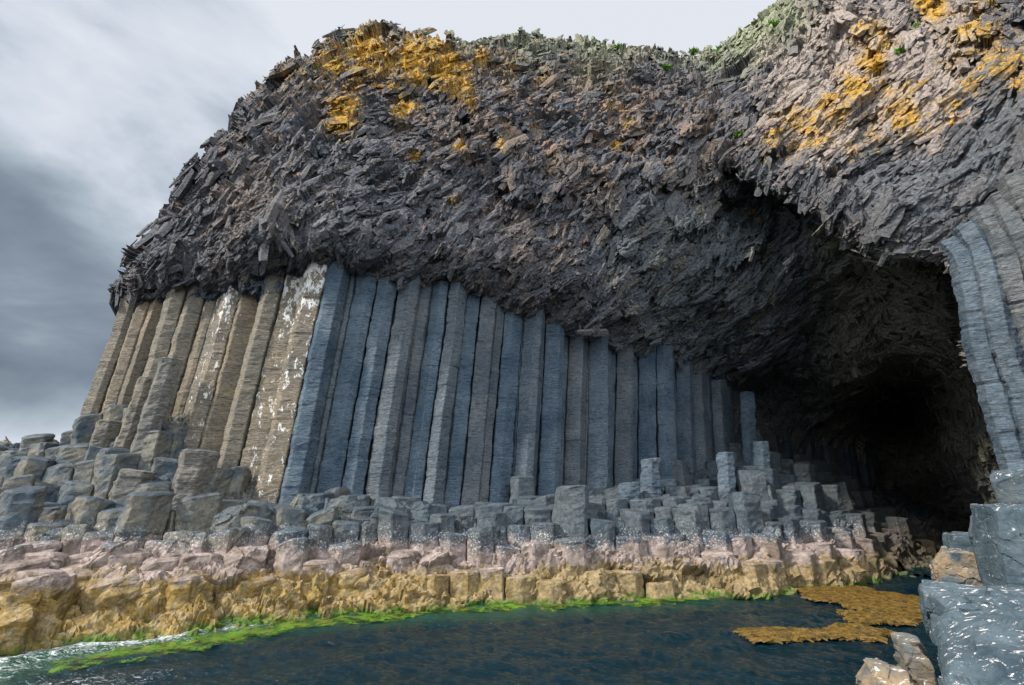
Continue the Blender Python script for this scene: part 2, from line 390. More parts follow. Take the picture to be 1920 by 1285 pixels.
INN = [(1200, 400, 19.8), (1190, 520, 21), (1190, 620, 23.0), (1340, 645, 26.0), (1340, 560, 22.8), (1300, 420, 20.5), (1300, 300, 20), (1380, 320, 20.7), (1380, 450, 22), (1450, 400, 22.3),
       (1450, 520, 22.8), (1450, 620, 25.4), (1400, 672, 27.5), (1400, 715, 31.5), (1350, 710, 29.5), (1500, 680, 29.5), (1550, 480, 21.5), (1550, 600, 25.5), (1600, 500, 22),
       (1650, 560, 23.5), (1720, 520, 20), (1780, 560, 20), (1800, 650, 21.5), (1850, 750, 22), (1900, 860, 22.5), (1700, 650, 25.8),
       (1620, 720, 32), (1700, 720, 38), (1700, 800, 55), (1720, 950, 58), (1650, 850, 50), (1760, 700, 29), (1780, 850, 34), (1820, 950, 34),
       (1880, 1000, 28), (1600, 800, 43), (1560, 900, 43), (1500, 850, 40), (1450, 800, 36), (1440, 740, 34.5), (1640, 980, 48), (1720, 1060, 58),
       (1400, 800, 33), (1340, 800, 29.5), (1500, 980, 40), (1340, 950, 29.5), (1380, 250, 20.5), (1600, 400, 19.5), (1750, 450, 18.5), (1950, 900, 22), (1950, 700, 20)]
LIP = [(1000, 330), (1280, 290), (1365, 300), (1402, 312), (1440, 342), (1500, 375), (1560, 412), (1610, 448), (1660, 470), (1730, 474), (1785, 492), (1800, 530), (1815, 600),
       (1838, 680), (1868, 770), (1905, 870), (1950, 960), (1960, 1080)]
LIPPOLY = LIP + [(1000, 1080)]
Dout = tps_fit([(p[0]/100, p[1]/100) for p in OUT], np.array([p[2] for p in OUT]), 0.02)
Dinn = tps_fit([(p[0]/100, p[1]/100) for p in INN], np.array([p[2] for p in INN]), 0.02)
def depth(u, v):
    Q = np.stack([u/100, v/100], -1)
    a = Dout(Q); b = np.clip(Dinn(Q), 12, 62)
    sd = segdist(u, v, LIP); ins = inpoly(u, v, LIPPOLY)
    w = np.where(ins, sstep(0, 16, sd), 0)
    fade = sstep(1180, 1370, u)          # west of the lip roof and face are one sheet
    w = w*fade
    return a + (np.maximum(b, a-0.5)-a)*w
def ang_field(u, v, n):
    "lie of the small columns in the jumbled rock, degrees from level"
    a = 52 + 0*u
    a = a - 14*np.exp(-((u-1750)**2+(v-300)**2)/200**2)
    a = a + 35*sstep(140, 60, v-20*np.sin(u/90))          # upright along the crest
    a = a*(1-0.55*sstep(760, 560, u)) + 100*sstep(760, 560, u)*0.42
    return a + (n-0.5)*60*(1+1.0*sstep(800, 600, u))
# albedo ---------------------------------------------------------------
LICHEN = [(540, 140, 30, .5), (690, 90, 50, .9), (800, 100, 60, .8), (880, 190, 24, .7), (1620, 60, 30, .7), (1560, 215, 40, .7), (1830, 60, 60, .7), (1890, 120, 50, .7), (1780, 200, 40, .6), (1500, 240, 60, .6), (1660, 180, 60, .6), (1440, 260, 40, .5), (645, 205, 34, 1), (640, 235, 30, .9), (660, 160, 28, .7), (620, 110, 40, .8), (700, 110, 60, .8), (780, 110, 50, 1), (840, 130, 45, 1), (860, 165, 34, .8), (760, 205, 26, .9), (740, 165, 20, .8),
          (862, 270, 15, 1), (778, 293, 12, .9), (940, 270, 16, .7), (600, 150, 30, .5), (560, 130, 25, .5), (900, 110, 30, .7), (950, 120, 40, .4), (1020, 140, 30, .35), (1150, 200, 30, .4), (1170, 240, 25, .4), (1155, 270, 14, .7),
          (845, 375, 10, .7), (1640, 110, 30, 1), (1660, 70, 25, .7), (1600, 160, 34, 1), (1560, 190, 24, .8), (1530, 250, 40, .6), (1450, 240, 40, .5), (1700, 210, 28, .9), (1750, 20, 40, .9),
          (1680, 230, 24, .7), (1860, 110, 40, .7), (1810, 160, 30, .6), (1850, 80, 30, .6), (1720, 250, 20, .6), (1600, 290, 25, .6), (1640, 260, 30, .6), (1910, 150, 20, .8), (1780, 130, 26, .5), (1480, 280, 30, .5), (1408, 395, 10, .8)]
BROWN = [(1000, 250, 110, .7), (1150, 230, 110, .8), (1080, 200, 140, .5), (820, 230, 80, .3), (1200, 330, 120, .4), (900, 350, 120, .25), (1050, 420, 120, .35), (1300, 250, 80, .4), (470, 380, 130, .2), (520, 200, 80, .35), (1100, 520, 80, .15)]
PALE = [(1600, 90, 130, .9), (1700, 170, 120, 1), (1500, 180, 90, .8), (1550, 260, 80, .8), (1780, 90, 100, .7), (1640, 230, 100, .6), (1450, 100, 60, .7), (2000, 50, 120, .6), (740, 90, 40, .5), (1440, 230, 60, .6)]
GREYB = [(1880, 220, 90, .9), (1850, 330, 110, .9), (1700, 380, 110, .8), (620, 420, 120, .5), (720, 450, 110, .5), (1880, 450, 120, .7), (560, 330, 90, .3)]
def blobs(u, v, L):
    r = np.zeros(u.shape)
    for (a, b, s, w) in L: r = np.maximum(r, w*np.exp(-((u-a)**2+(v-b)**2)/(1.2*s*s)))
    return r
def albedo(P, u, v, sil, rnd):
    n1 = fbm(P*0.35, 11, 4); n2 = fbm(P*1.6, 23, 4, .6); n3 = fbm(P*5.0, 31, 3, .6)
    c = np.zeros((len(u), 3)); c[:] = (0.088, 0.092, 0.104)
    c = c*(0.65+0.8*n2)[:, None]*(0.75+0.5*rnd)[:, None]
    def mx(c, m, k): m = np.clip(m, 0, 1)[:, None]; return c*(1-m)+np.array(k)*m
    c = mx(c, blobs(u, v, GREYB)*sstep(.3, .7, n1+.15), (0.115, 0.128, 0.142))
    c = mx(c, sstep(.42, .62, n2*.6+n1*.4+.12*(rnd-.5))*np.clip(.13+blobs(u, v, BROWN), 0, 1), (0.235, 0.17, 0.12))
    c = mx(c, sstep(.62, .8, n3*.4+n2*.4+.35*rnd)*np.clip(.15+blobs(u, v, BROWN), 0, 1), (0.36, 0.22, 0.12))
    c = mx(c, sstep(.25, .58, blobs(u, v, PALE)*.85+.55*(n2-.5)+.25*(rnd-.5)), (0.32, 0.27, 0.235))
    roof = sstep(250, 420, v+.25*(u-1400))*sstep(1020, 1250, u)*(1-sstep(0, 30, np.where(inpoly(u, v, LIPPOLY), -1.0, 1)*segdist(u, v, LIP)+10))
    c = mx(c, roof*.8, (0.125, 0.145, 0.158))  # roof and cave colours raised to stand in for light missing under the overhang
    c = mx(c, roof*sstep(1480, 1620, u)*.7, (0.28, 0.265, 0.21))
    c = mx(c, roof*sstep(1730, 1800, u)*.8, (0.13, 0.13, 0.11))
    warm = sstep(.55, .7, n2)*roof
    c = mx(c, warm*.55, (0.20, 0.18, 0.10))
    top = sstep(34, 4, sil+22*(n2-.5))
    c = mx(c, top*sstep(700, 900, u)*.6, (0.20, 0.205, 0.13))
    pg = np.maximum(blobs(u, v, [(1440, 40, 45, 1), (1400, 80, 35, 1), (1480, 30, 35, .9), (1340, 110, 28, .7), (1000, 100, 40, .4), (1120, 100, 50, .5), (680, 75, 30, .5)]), 0)
    c = mx(c, pg*sstep(.3, .6, n2+.2), (0.28, 0.30, 0.19))
    c = mx(c, sstep(.62, .72, n3*.5+n2*.5)*top, (0.12, 0.20, 0.03))
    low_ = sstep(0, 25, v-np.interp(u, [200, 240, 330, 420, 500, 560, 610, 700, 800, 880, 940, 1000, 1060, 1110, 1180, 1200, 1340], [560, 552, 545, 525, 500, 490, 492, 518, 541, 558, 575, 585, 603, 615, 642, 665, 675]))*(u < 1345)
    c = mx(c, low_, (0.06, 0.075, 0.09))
    # gull droppings on the brow above the tall columns
    w = sstep(.60, .66, n3*.6+n2*.3+.14*blobs(u, v, [(590, 440, 40, 1.4), (540, 470, 60, 1.3), (420, 485, 50, .6), (360, 470, 30, .8)]) )*np.clip(blobs(u, v, [(590, 440, 50, 1), (500, 475, 70, 1), (380, 475, 50, .7)])*1.5, 0, 1)
    c = mx(c, w*.2, (0.5, 0.5, 0.49))
    return c

us = np.concatenate([np.arange(120, 1935, 2.0), np.arange(1935, 2310, 12.0)])
vs = np.concatenate([np.arange(-265, -12, 10.0), np.arange(-12, 720, 2.0), np.arange(720, 1085, 5.0)])
U, V_ = np.meshgrid(us, vs); nu, nv = len(us), len(vs)
u = U.ravel(); v = V_.ravel()
sil = segdist(u, v, SIL[4:-2])
D = depth(u, v) + 1.6*np.exp(-(sil/14)**2)
P = at_np(u, v, D)
G = P.reshape(nv, nu, 3)
du = np.gradient(G, axis=1); dv = np.gradient(G, axis=0)
Nn = np.cross(dv, du); Nn /= np.linalg.norm(Nn, axis=-1, keepdims=True)+1e-9
toc = np.array([0, 0, CAMZ])-G; sgn = np.sign((Nn*toc).sum(-1, keepdims=True)); Nn = Nn*sgn
for k in range(6):                                   # broad normal
    Nn[1:-1, 1:-1] = (Nn[1:-1, 1:-1]+Nn[:-2, 1:-1]+Nn[2:, 1:-1]+Nn[1:-1, :-2]+Nn[1:-1, 2:])/5
Nn /= np.linalg.norm(Nn, axis=-1, keepdims=True)+1e-9
Nf = Nn.reshape(-1, 3)
ca, sa = math.cos(math.radians(48)), math.sin(math.radians(48))
warp = np.stack([fbm(P*.3, 3, 2), fbm(P*.3, 5, 2), fbm(P*.3, 9, 2)], -1)*2.4
Pw = P+warp
along = Pw[:, 0]*ca+Pw[:, 2]*sa; acro = -Pw[:, 0]*sa+Pw[:, 2]*ca
L1, E1, _ = facets(np.stack([along/2.6, acro/1.1, Pw[:, 1]/1.5], -1), 50)
L2, E2, c2 = facets(np.stack([along/0.85, acro/0.30, Pw[:, 1]/0.6], -1), 60)
L3, E3, c3 = facets(np.stack([along/0.30, acro/0.12, Pw[:, 1]/0.3], -1), 70)
strength = np.where((v > 700), 0.8, 1.0)
nfl = fbm(np.stack([along/1.5, acro/.20, Pw[:, 1]/.5], -1), 33, 3, .55); flute = 1-np.abs(2*nfl-1)*2.2
disp = (0.55*(L1-.5) + 0.30*(L2-.5) + 0.11*(L3-.5) - 0.07*np.exp(-E2/.10) - .03*np.exp(-E3/.15) + .13*(flute-.5) + 1.1*(fbm(P*.22, 77, 3)-.5))*strength
nocol = (v > 580) & (u < 1345) & ~inpoly(u, v, LIPPOLY)
disp = np.where(nocol, disp*.25, disp)
P2 = P+Nf*disp[:, None]
col = albedo(P, u, v, sil, c2)
cu = (U[:-1, :-1]+U[1:, 1:])/2; cv = (V_[:-1, :-1]+V_[1:, 1:])/2
jn = (vnoise(np.stack([cu.ravel()/14, cv.ravel()/14, 0*cu.ravel()], -1), 5).reshape(cu.shape)-.5)*12
jm = (vnoise(np.stack([cu.ravel()/9, cv.ravel()/9, 0*cu.ravel()], -1), 8).reshape(cu.shape)-.5)*12
keep = inpoly(cu+jn, cv+jm, SIL)
ii, jj = np.nonzero(keep)
q = np.stack([ii*nu+jj, ii*nu+jj+1, (ii+1)*nu+jj+1, (ii+1)*nu+jj], -1)
incave = inpoly(cu[ii, jj], cv[ii, jj], [(1205, 640), (1360, 640), (1480, 420), (1402, 312), (1440, 342), (1500, 375), (1560, 412), (1610, 448), (1660, 470), (1730, 474), (1785, 492), (1800, 530), (1815, 600),
       (1838, 680), (1868, 770), (1905, 870), (1950, 960), (1960, 1080), (1205, 1080)])
# plateau: rim edges carried back from the crest
E = {}
def addskirt(q, Pn, coln):
    e = np.concatenate([q[:, [0, 1]], q[:, [1, 2]], q[:, [2, 3]], q[:, [3, 0]]])
    key = np.sort(e, 1); kk = key[:, 0].astype(np.int64)*10000000+key[:, 1]
    uq, inv, cnt = np.unique(kk, return_inverse=True, return_counts=True)
    b = e[cnt[inv] == 1]
    vv = v[b].mean(1); uu = u[b].mean(1)
    b = b[(vv < 1000)]
    bv = np.unique(b); m = {int(x): i for i, x in enumerate(bv)}
    ringn = 5; base = len(Pn); newP = []; newC = []
    for r in range(1, ringn+1):
        p = Pn[bv].copy(); s = [0.5, 1.3, 3, 7, 16][r-1]
        away = p[:, :2]/np.linalg.norm(p[:, :2], axis=1, keepdims=True)
        p[:, :2] += away*s; p[:, 2] -= [0.0, .25, .6, 1.4, 3.0][r-1]
        p[:, 0] += np.where(u[bv] < 700, s*.25, 0)
        p += (fbm(p*1.2, 91, 3)[:, None]-.5)*.5
        newP.append(p); newC.append(coln[bv])
    Pn = np.concatenate([Pn]+newP); coln = np.concatenate([coln]+newC)
    i0 = np.array([m[int(x)] for x in b[:, 0]]); i1 = np.array([m[int(x)] for x in b[:, 1]]); qs = [q]
    for r in range(ringn):
        a0 = b[:, 0] if r == 0 else base+(r-1)*len(bv)+i0; a1 = b[:, 1] if r == 0 else base+(r-1)*len(bv)+i1
        n0 = base+r*len(bv)+i0; n1 = base+r*len(bv)+i1
        qs.append(np.stack([a1, a0, n0, n1], -1))
    return np.concatenate(qs), Pn, coln
def compact(q, Pn, C):
    idx, inv = np.unique(q, return_inverse=True)
    return inv.reshape(q.shape), Pn[idx], C[idx]
qo, Po, Co = addskirt(q, P2, col)
mask_in = np.concatenate([incave, np.zeros(len(qo)-len(q), bool)])
gridlin = np.arange(len(u)).reshape(nv, nu)

def surf(uu, vv):
    "displaced surface point, normal, albedo at bearings (nearest grid vertex)"
    j = np.clip(np.searchsorted(us, uu), 0, nu-1); i = np.clip(np.searchsorted(vs, vv), 0, nv-1)
    k = i*nu+j; return P2[k], Nf[k], col[k], k

# chips: thousands of short prisms standing out of the relief, part of the same rock
rs = np.random.RandomState(4)
def chips(n, region, lmin, lmax, wmin, wmax, seed, angf=None, lift=0.25):
    rs = np.random.RandomState(seed)
    uu = []; vv = []
    while len(uu) < n:
        a = rs.uniform(region[0], region[1], 4*n); b = rs.uniform(region[2], region[3], 4*n)
        k = inpoly(a, b, SIL) & ~((b > 470+(a-600)*.28+22) & (a < 1345) & (a > 600)) & ~((b > 548-(a-215)*.17) & (a <= 600))
        k &= ~inpoly(a, b, [(1780, 450), (1850, 440), (1930, 420), (2300, 400), (2300, 1080), (1930, 1080), (1830, 700)])
        if angf is not None: k &= angf[1](a, b)
        uu += list(a[k]); vv += list(b[k])
    uu = np.array(uu[:n]); vv = np.array(vv[:n])
    p, nr, c, k = surf(uu, vv)
    e1 = np.cross(nr, [0, 0, 1.0]); e1 /= np.linalg.norm(e1, axis=1, keepdims=True)+1e-6
    e1 = np.where(e1[:, :1] < 0, -e1, e1)
    e2 = np.cross(e1, nr); e2 = np.where(e2[:, 2:] < 0, -e2, e2)
    nn = fbm(p*.5, 41, 3)
    ang = np.radians((angf[0](uu, vv, nn) if angf else ang_field(uu, vv, nn))+rs.normal(0, 17, n))
    d = e1*np.cos(ang)[:, None]+e2*np.sin(ang)[:, None]+nr*(rs.uniform(-.16, .16, n)[:, None])
    d /= np.linalg.norm(d, axis=1, keepdims=True)
    a1 = np.cross(d, nr); a1 /= np.linalg.norm(a1, axis=1, keepdims=True); a2 = np.cross(d, a1)
    sc = (np.linalg.norm(p-[0, 0, CAMZ], axis=1)/22)**.5
    Ln = rs.uniform(lmin, lmax, n)*sc; W = rs.uniform(wmin, wmax, n)*sc; T = W*rs.uniform(.3, .65, n)
    ph = rs.uniform(0, 6.28, n); vsl = []; NS = 5
    ctr = p+nr*(rs.uniform(-.5, lift, n)*W)[:, None]
    NR = 3; bend = rs.uniform(-.18, .18, n)*W*2; bendT = rs.uniform(-.1, .1, n)*W*2
    r0 = rs.uniform(.7, 1.15, (NS, n))
    for end in (-1, 0, 1):
        skew = rs.uniform(-.9, .9, (n, 2)); tap = np.where(end == 0, 1.0, rs.uniform(.45, .98, n))
        for s in range(NS):
            th = ph+s*2*math.pi/NS+rs.uniform(-.15, .15, n)
            x = np.cos(th)*W/2*tap*r0[s]; y = np.sin(th)*T/2*tap*r0[s]
            vsl.append(ctr+a1*(x+(bend if end == 0 else 0))[:, None]+a2*(y+(bendT if end == 0 else 0))[:, None]+d*((end+(.3*skew[:, 0] if end == 0 else 0))*Ln/2+skew[:, 0]*x*abs(end)+skew[:, 1]*y*abs(end))[:, None])
    Vc = np.stack(vsl, 1).reshape(-1, 3); b = np.arange(n)*3*NS
    qd = [np.stack([b+k*NS+s, b+k*NS+(s+1) % NS, b+(k+1)*NS+(s+1) % NS, b+(k+1)*NS+s], -1) for s in range(NS) for k in (0, 1)]
    tr = []
    for s in range(1, NS-1): tr += [np.stack([b, b+s+1, b+s], -1), np.stack([b+2*NS, b+2*NS+s, b+2*NS+s+1], -1)]
    rnd = rs.uniform(.3, .7, n); silc = segdist(uu, vv, SIL[4:-2])
    cc = albedo(p, uu, vv, silc, rnd)
    return Vc, np.concatenate(qd), np.concatenate(tr), np.repeat(cc, 3*NS, 0), uu, vv
def lichen_at(V):
    uu, vv = proj(V.T.astype(float)); return np.clip(blobs(uu, vv, LICHEN), 0, 1)
def merge(parts):
    Vs, Qs, Ts, Cs = [], [], [], []; o = 0
    for (a, b, c, d) in parts:
        Vs.append(a); Cs.append(d)
        if b is not None and len(b): Qs.append(b+o)
        if c is not None and len(c): Ts.append(c+o)
        o += len(a)
    return np.concatenate(Vs), np.concatenate(Qs) if Qs else None, np.concatenate(Ts) if Ts else None, np.concatenate(Cs)

notcave = lambda a, b: ~((inpoly(a, b, LIPPOLY)) & (a > 1400))
cavereg = lambda a, b: (inpoly(a, b, LIPPOLY)) & (a > 1205)
pA = chips(20000, (200, 1935, -10, 680), .25, .85, .09, .25, 1, (ang_field, notcave), -.2)
pB = chips(2500, (200, 1935, -10, 680), .6, 1.7, .25, .65, 2, (ang_field, notcave), -.2)
crest = chips(900, (520, 1480, 40, 190), .35, .8, .13, .28, 3, (lambda a, b, n: 84+(n-.5)*30, lambda a, b: segdist(a, b, SIL[4:-2]) < 20), .1)
qc, Pc, Cc = compact(qo[~mask_in], Po, Co)
Va, Qa, Ta, Ca = merge([(Pc, qc, None, Cc), pA[:4], pB[:4], crest[:4]])
cliff = mesh_np('cliff', Va, Qa, Ta, M_CLIFF, Ca, extra={'lichen': lichen_at(Va)})
tag(cliff, 'brown and grey cliff of jumbled basalt with orange lichen above the tall columns', 'cliff', kind='structure')
roofang = lambda a, b, n: np.where(b > 630, 88, 55)+(n-.5)*40
pD = chips(9000, (1205, 1900, 300, 900), .3, 1.0, .11, .32, 5, (roofang, cavereg), -.05)
fringe = chips(420, (1190, 1500, 628, 690), .45, .8, .3, .5, 6, (lambda a, b, n: 88+0*a, cavereg), .6)
qi, Pi, Ci = compact(qo[mask_in], Po, Co)
Va, Qa, Ta, Ca = merge([(Pi, qi, None, Ci), pD[:4], fringe[:4]])
cave = mesh_np('cave', Va, Qa, Ta, M_CLIFF, Ca)
tag(cave, 'dark overhanging roof and inner walls of the sea cave', 'cave', kind='structure')

# ------------------------------------------------------------------ basalt columns
def voronoi_cells(sites, reach):
    S = np.asarray(sites); out = []
    for i, s in enumerate(S):
        d = np.hypot(*(S-s).T); nb = np.nonzero((d < reach) & (d > 1e-6))[0]
        poly = [(s[0]+reach*.6*math.cos(a), s[1]+reach*.6*math.sin(a)) for a in np.arange(0, 2*math.pi, math.pi/4)]
        for j in nb[np.argsort(d[nb])]:
            m = (S[j]+s)/2; n = S[j]-s; new = []
            for k in range(len(poly)):
                a, b = poly[k], poly[(k+1) % len(poly)]
                fa = (a[0]-m[0])*n[0]+(a[1]-m[1])*n[1]; fb = (b[0]-m[0])*n[0]+(b[1]-m[1])*n[1]
                if fa <= 0: new.append(a)
                if (fa < 0 < fb) or (fb < 0 < fa):
                    t = fa/(fa-fb); new.append((a[0]+(b[0]-a[0])*t, a[1]+(b[1]-a[1])*t))
            poly = new
            if len(poly) < 3: break
        out.append(poly)
    return out
def clean(poly, mind=.12):
    p = [poly[0]]
    for x in poly[1:]:
        if math.dist(x, p[-1]) > mind: p.append(x)
    if len(p) > 3 and math.dist(p[0], p[-1]) < mind: p.pop()
    return p
def ring_of(poly, seg, shrink, rounding=.12):
    p = np.array(poly); c = p.mean(0); r = np.hypot(*(p-c).T).mean()
    p = c+(p-c)*(1-shrink/r)
    pts = []; n = len(p); corner = []
    for i in range(n):
        a, b = p[i], p[(i+1) % n]
        for k in range(seg):
            t = (k+.5)/seg; t = .5+(t-.5)*(1+.0*t)
            # sample from rounding..1-rounding so each corner is a small chamfer
            t = rounding*.5+(1-rounding)*((k)/(seg-1)) if seg > 1 else .5
            pts.append(a+(b-a)*t); corner.append(k == 0 or k == seg-1)
    return np.array(pts)-c, c, np.array(corner)
def column_mesh(name, ring, path, zs, seed, joint=(.28, .75), amp=.02, mat=None, topdome=.05, tan=0., guano=0., toptilt=(0, 0), parent=None, cornercut=None, frame=None):
    "sweep a ring of plan points up a path; grooves and little offsets at every joint"
    rsd = np.random.RandomState(seed); nz = len(zs); nr = len(ring)
    js = []; z = zs[0]+rsd.uniform(0, .3)
    while z < zs[-1]-.1: js.append(z); z += rsd.uniform(*joint)
    js = np.array(js+[zs[-1]+10])
    seg = np.searchsorted(js, zs)
    off = rsd.normal(0, .009, (len(js)+1, 2)); scl = 1+rsd.normal(0, .012, len(js)+1)
    dj = np.min(np.abs(zs[:, None]-js[None]), 1)
    groove = np.exp(-(dj/.03)**2)*rsd.uniform(.2, 1, len(js)+1)[seg]
    V = np.zeros((nz, nr, 3))
    cx = np.array([path(zz) for zz in zs])
    s = (scl[seg]-groove*.05)[:, None]
    rx = ring[None, :, 0]*s+off[seg, 0][:, None]; ry = ring[None, :, 1]*s+off[seg, 1][:, None]
    V[..., 0] = rx; V[..., 1] = ry
    if frame is None:
        V[..., 2] = zs[:, None]
        V[..., 0] += cx[:, 0][:, None]; V[..., 1] += cx[:, 1][:, None]
        top = sstep(.8, 0, zs[-1]-zs)
        V[..., 2] += top[:, None]*(rx*toptilt[0]+ry*toptilt[1])
    else:
        A, B = frame(zs)
        V = cx[:, None, :]+A[:, None, :]*rx[..., None]+B[:, None, :]*ry[..., None]
    flat = V.reshape(-1, 3); rad = np.concatenate([np.repeat(ring[None], nz, 0).reshape(-1, 2), np.zeros((nz*nr, 1))], 1)
    rad /= np.linalg.norm(rad, axis=1, keepdims=True)
    dn = (fbm(flat*np.array([1.5, 1.5, 2.2])+seed, 7, 4, .62)-.5)*amp*5+(fbm(flat*np.array([5, 5, 13.]), 17, 2)-.5)*amp*1.6
    if frame is None: flat = flat+rad*dn[:, None]
    else: flat = flat+(np.repeat(A, nr, 0)*rad[:, :1]+np.repeat(B, nr, 0)*rad[:, 1:2])*dn[:, None]
    i = np.arange(nz-1)[:, None]*nr; j = np.arange(nr)[None]
    qd = np.stack([i+j, i+(j+1) % nr, i+nr+(j+1) % nr, i+nr+j], -1).reshape(-1, 4)
    tp = flat[-nr:]; c = tp.mean(0); Vn = [flat]; n0 = len(flat); prev = np.arange(n0-nr, n0); qs = [qd]
    for f, up in ((.86, topdome*.8), (.5, topdome*1.1)):
        rg = c+(tp-c)*f; rg[:, 2] += up+(fbm(rg*3, 3, 3)-.5)*.05
        Vn.append(rg); cur = np.arange(n0, n0+nr); n0 += nr
        qs.append(np.stack([prev, np.roll(prev, -1), np.roll(cur, -1), cur], -1)); prev = cur
    Vn.append((c+[0, 0, topdome])[None]); tr = np.stack([prev, np.roll(prev, -1), np.full(nr, n0)], -1)
    Vn = np.concatenate(Vn)
    g = guano if not callable(guano) else guano(Vn); tt = tan if not callable(tan) else tan(Vn)
    ex = {'tan': np.zeros(len(Vn))+tt, 'guano': np.zeros(len(Vn))+g}
    return mesh_np(name, Vn, np.concatenate(qs), tr, mat or M_COL, extra=ex, parent=parent)

# foot line of the tall wall in plan, west end -> cliff corner -> cave mouth -> inside the cave
WALL = [(-19.8, 21.4), (-14.0, 19.8), (-8.45, 18.0), (-5.0, 19.1), (-1.3, 20.4), (2.9, 22.2), (6.1, 24.0), (11.6, 27.2), (13.9, 31.5), (19.5, 37), (27, 42), (34, 47)]
def wall_sd(p):
    "signed distance, + behind the wall line; and arc position"
    best = 1e9; arc = 0; bs = 0; sg = 1
    for (x0, y0), (x1, y1) in zip(WALL[:-1], WALL[1:]):
        dx, dy = x1-x0, y1-y0; L = math.hypot(dx, dy); t = ((p[0]-x0)*dx+(p[1]-y0)*dy)/L/L; tc = min(1, max(0, t))
        d = math.hypot(p[0]-x0-tc*dx, p[1]-y0-tc*dy)
        if d < best: best = d; bs = arc+tc*L; sg = 1 if (dx*(p[1]-y0)-dy*(p[0]-x0)) > 0 else -1
        arc += L
    return sg*best, bs
def lean(z): return 0.075*(z-3)
TOPL = [(200, 548), (240, 540), (330, 532), (420, 512), (500, 488), (560, 475), (610, 478), (700, 505), (800, 528), (880, 545), (940, 562), (1000, 572), (1060, 590),
        (1110, 602), (1180, 630), (1200, 652), (1340, 662), (1400, 700), (1500, 760), (1640, 830)]
def top_z(x, y):
    "the wall meets the jumbled rock along a line that dips to the east"
    z = 12.0
    for _ in range(12):
        uu, vv = proj((x+lean(z), y, z)); tv = np.interp(uu, [a for a, b in TOPL], [b for a, b in TOPL])
        z += (vv-tv)*y/FP*.9
    return z
random.seed(12)
sites = []
SP = 0.84; rows = 0
yy = 14.0; r = 0
while yy < 48:
    xx = -24 + (SP/2 if r % 2 else 0)
    while xx < 36:
        p = (xx+random.uniform(-.26, .26)*SP, yy+random.uniform(-.26, .26)*SP)
        sd_, _ = wall_sd(p)
        if -2.2 < sd_ < 2.6: sites.append(p)
        xx += SP
    yy += SP*.866; r += 1
cells = voronoi_cells(sites, 3.0)
tall = []
for s, cpoly in zip(sites, cells):
    d, a = wall_sd(s)
    thr = 0.05+0.42*(random.random()-.5)
    if thr < d < 2.3 and len(cpoly) >= 4 and s[0] > -19.75: tall.append((a, s, clean(cpoly), d))
tall.sort()
ORD = ['first', 'second', 'third', 'fourth', 'fifth', 'sixth', 'seventh', 'eighth', 'ninth', 'tenth', 'eleventh', 'twelfth', 'thirteenth', 'fourteenth', 'fifteenth', 'sixteenth',
       'seventeenth', 'eighteenth', 'nineteenth', 'twentieth']
def ordn(n):
    if n <= 20: return ORD[n-1]
    t = ['', '', 'twenty', 'thirty', 'forty', 'fifty', 'sixty', 'seventy', 'eighty', 'ninety'][n//10]
    return t+'-'+ORD[n % 10-1] if n % 10 else {'twenty': 'twentieth', 'thirty': 'thirtieth', 'forty': 'fortieth', 'fifty': 'fiftieth', 'sixty': 'sixtieth', 'seventy': 'seventieth', 'eighty': 'eightieth', 'ninety': 'ninetieth'}[t]
arc_corner = sum(math.dist(WALL[i], WALL[i+1]) for i in range(2)); arc_cave = sum(math.dist(WALL[i], WALL[i+1]) for i in range(7))
refs = []; cnt = {'w': 0, 'e': 0, 'c': 0}; made = []
for k, (a, s, poly, d) in enumerate(tall):
    x, y = s; tz = top_z(x, y)+random.uniform(-.12, .08)
    if a > arc_cave+.5: tz = min(tz, 9.6)+random.uniform(-.6, .3)
    z0 = 1.2
    back = d > 1.0
    seg = 3
    ring, c, _ = ring_of(poly, 4, .042, .10)
    step = .085 if y < 29 else .2
    zs = np.arange(z0, tz+.15 if a < arc_cave else tz, step)
    west = a < arc_corner+.5
    uu, vv = proj((x, y, 6))
    tanv = (0.85 if west else 0.0)
    if not west and d < 1: tanv = random.choice([0, 0, 0, .12, .22, 0])
    gu = 0.0
    um = proj((x+lean(8), y, 8))[0]
    if west: gu = 1.0*math.exp(-((um-540)/60)**2)+.85*math.exp(-((um-400)/30)**2)+.25
    wob = (random.uniform(0, 6), random.uniform(0, 6), random.uniform(.01, .03))
    path = lambda z, c=c, w=wob: (c[0]+lean(z)+w[2]*math.sin(z*.7+w[0]), c[1]+w[2]*math.sin(z*.6+w[1]))
    gf = (lambda Vn, g=gu, tz=tz: g*(0.55+.6*np.clip((Vn[:, 2]-tz+3.5)/3.5, 0, 1)))
    o = column_mesh('basalt_column', ring, path, zs, 100+k, amp=.019, tan=tanv, guano=gf)
    made.append((o, a, d, x, y, um, west, tz))
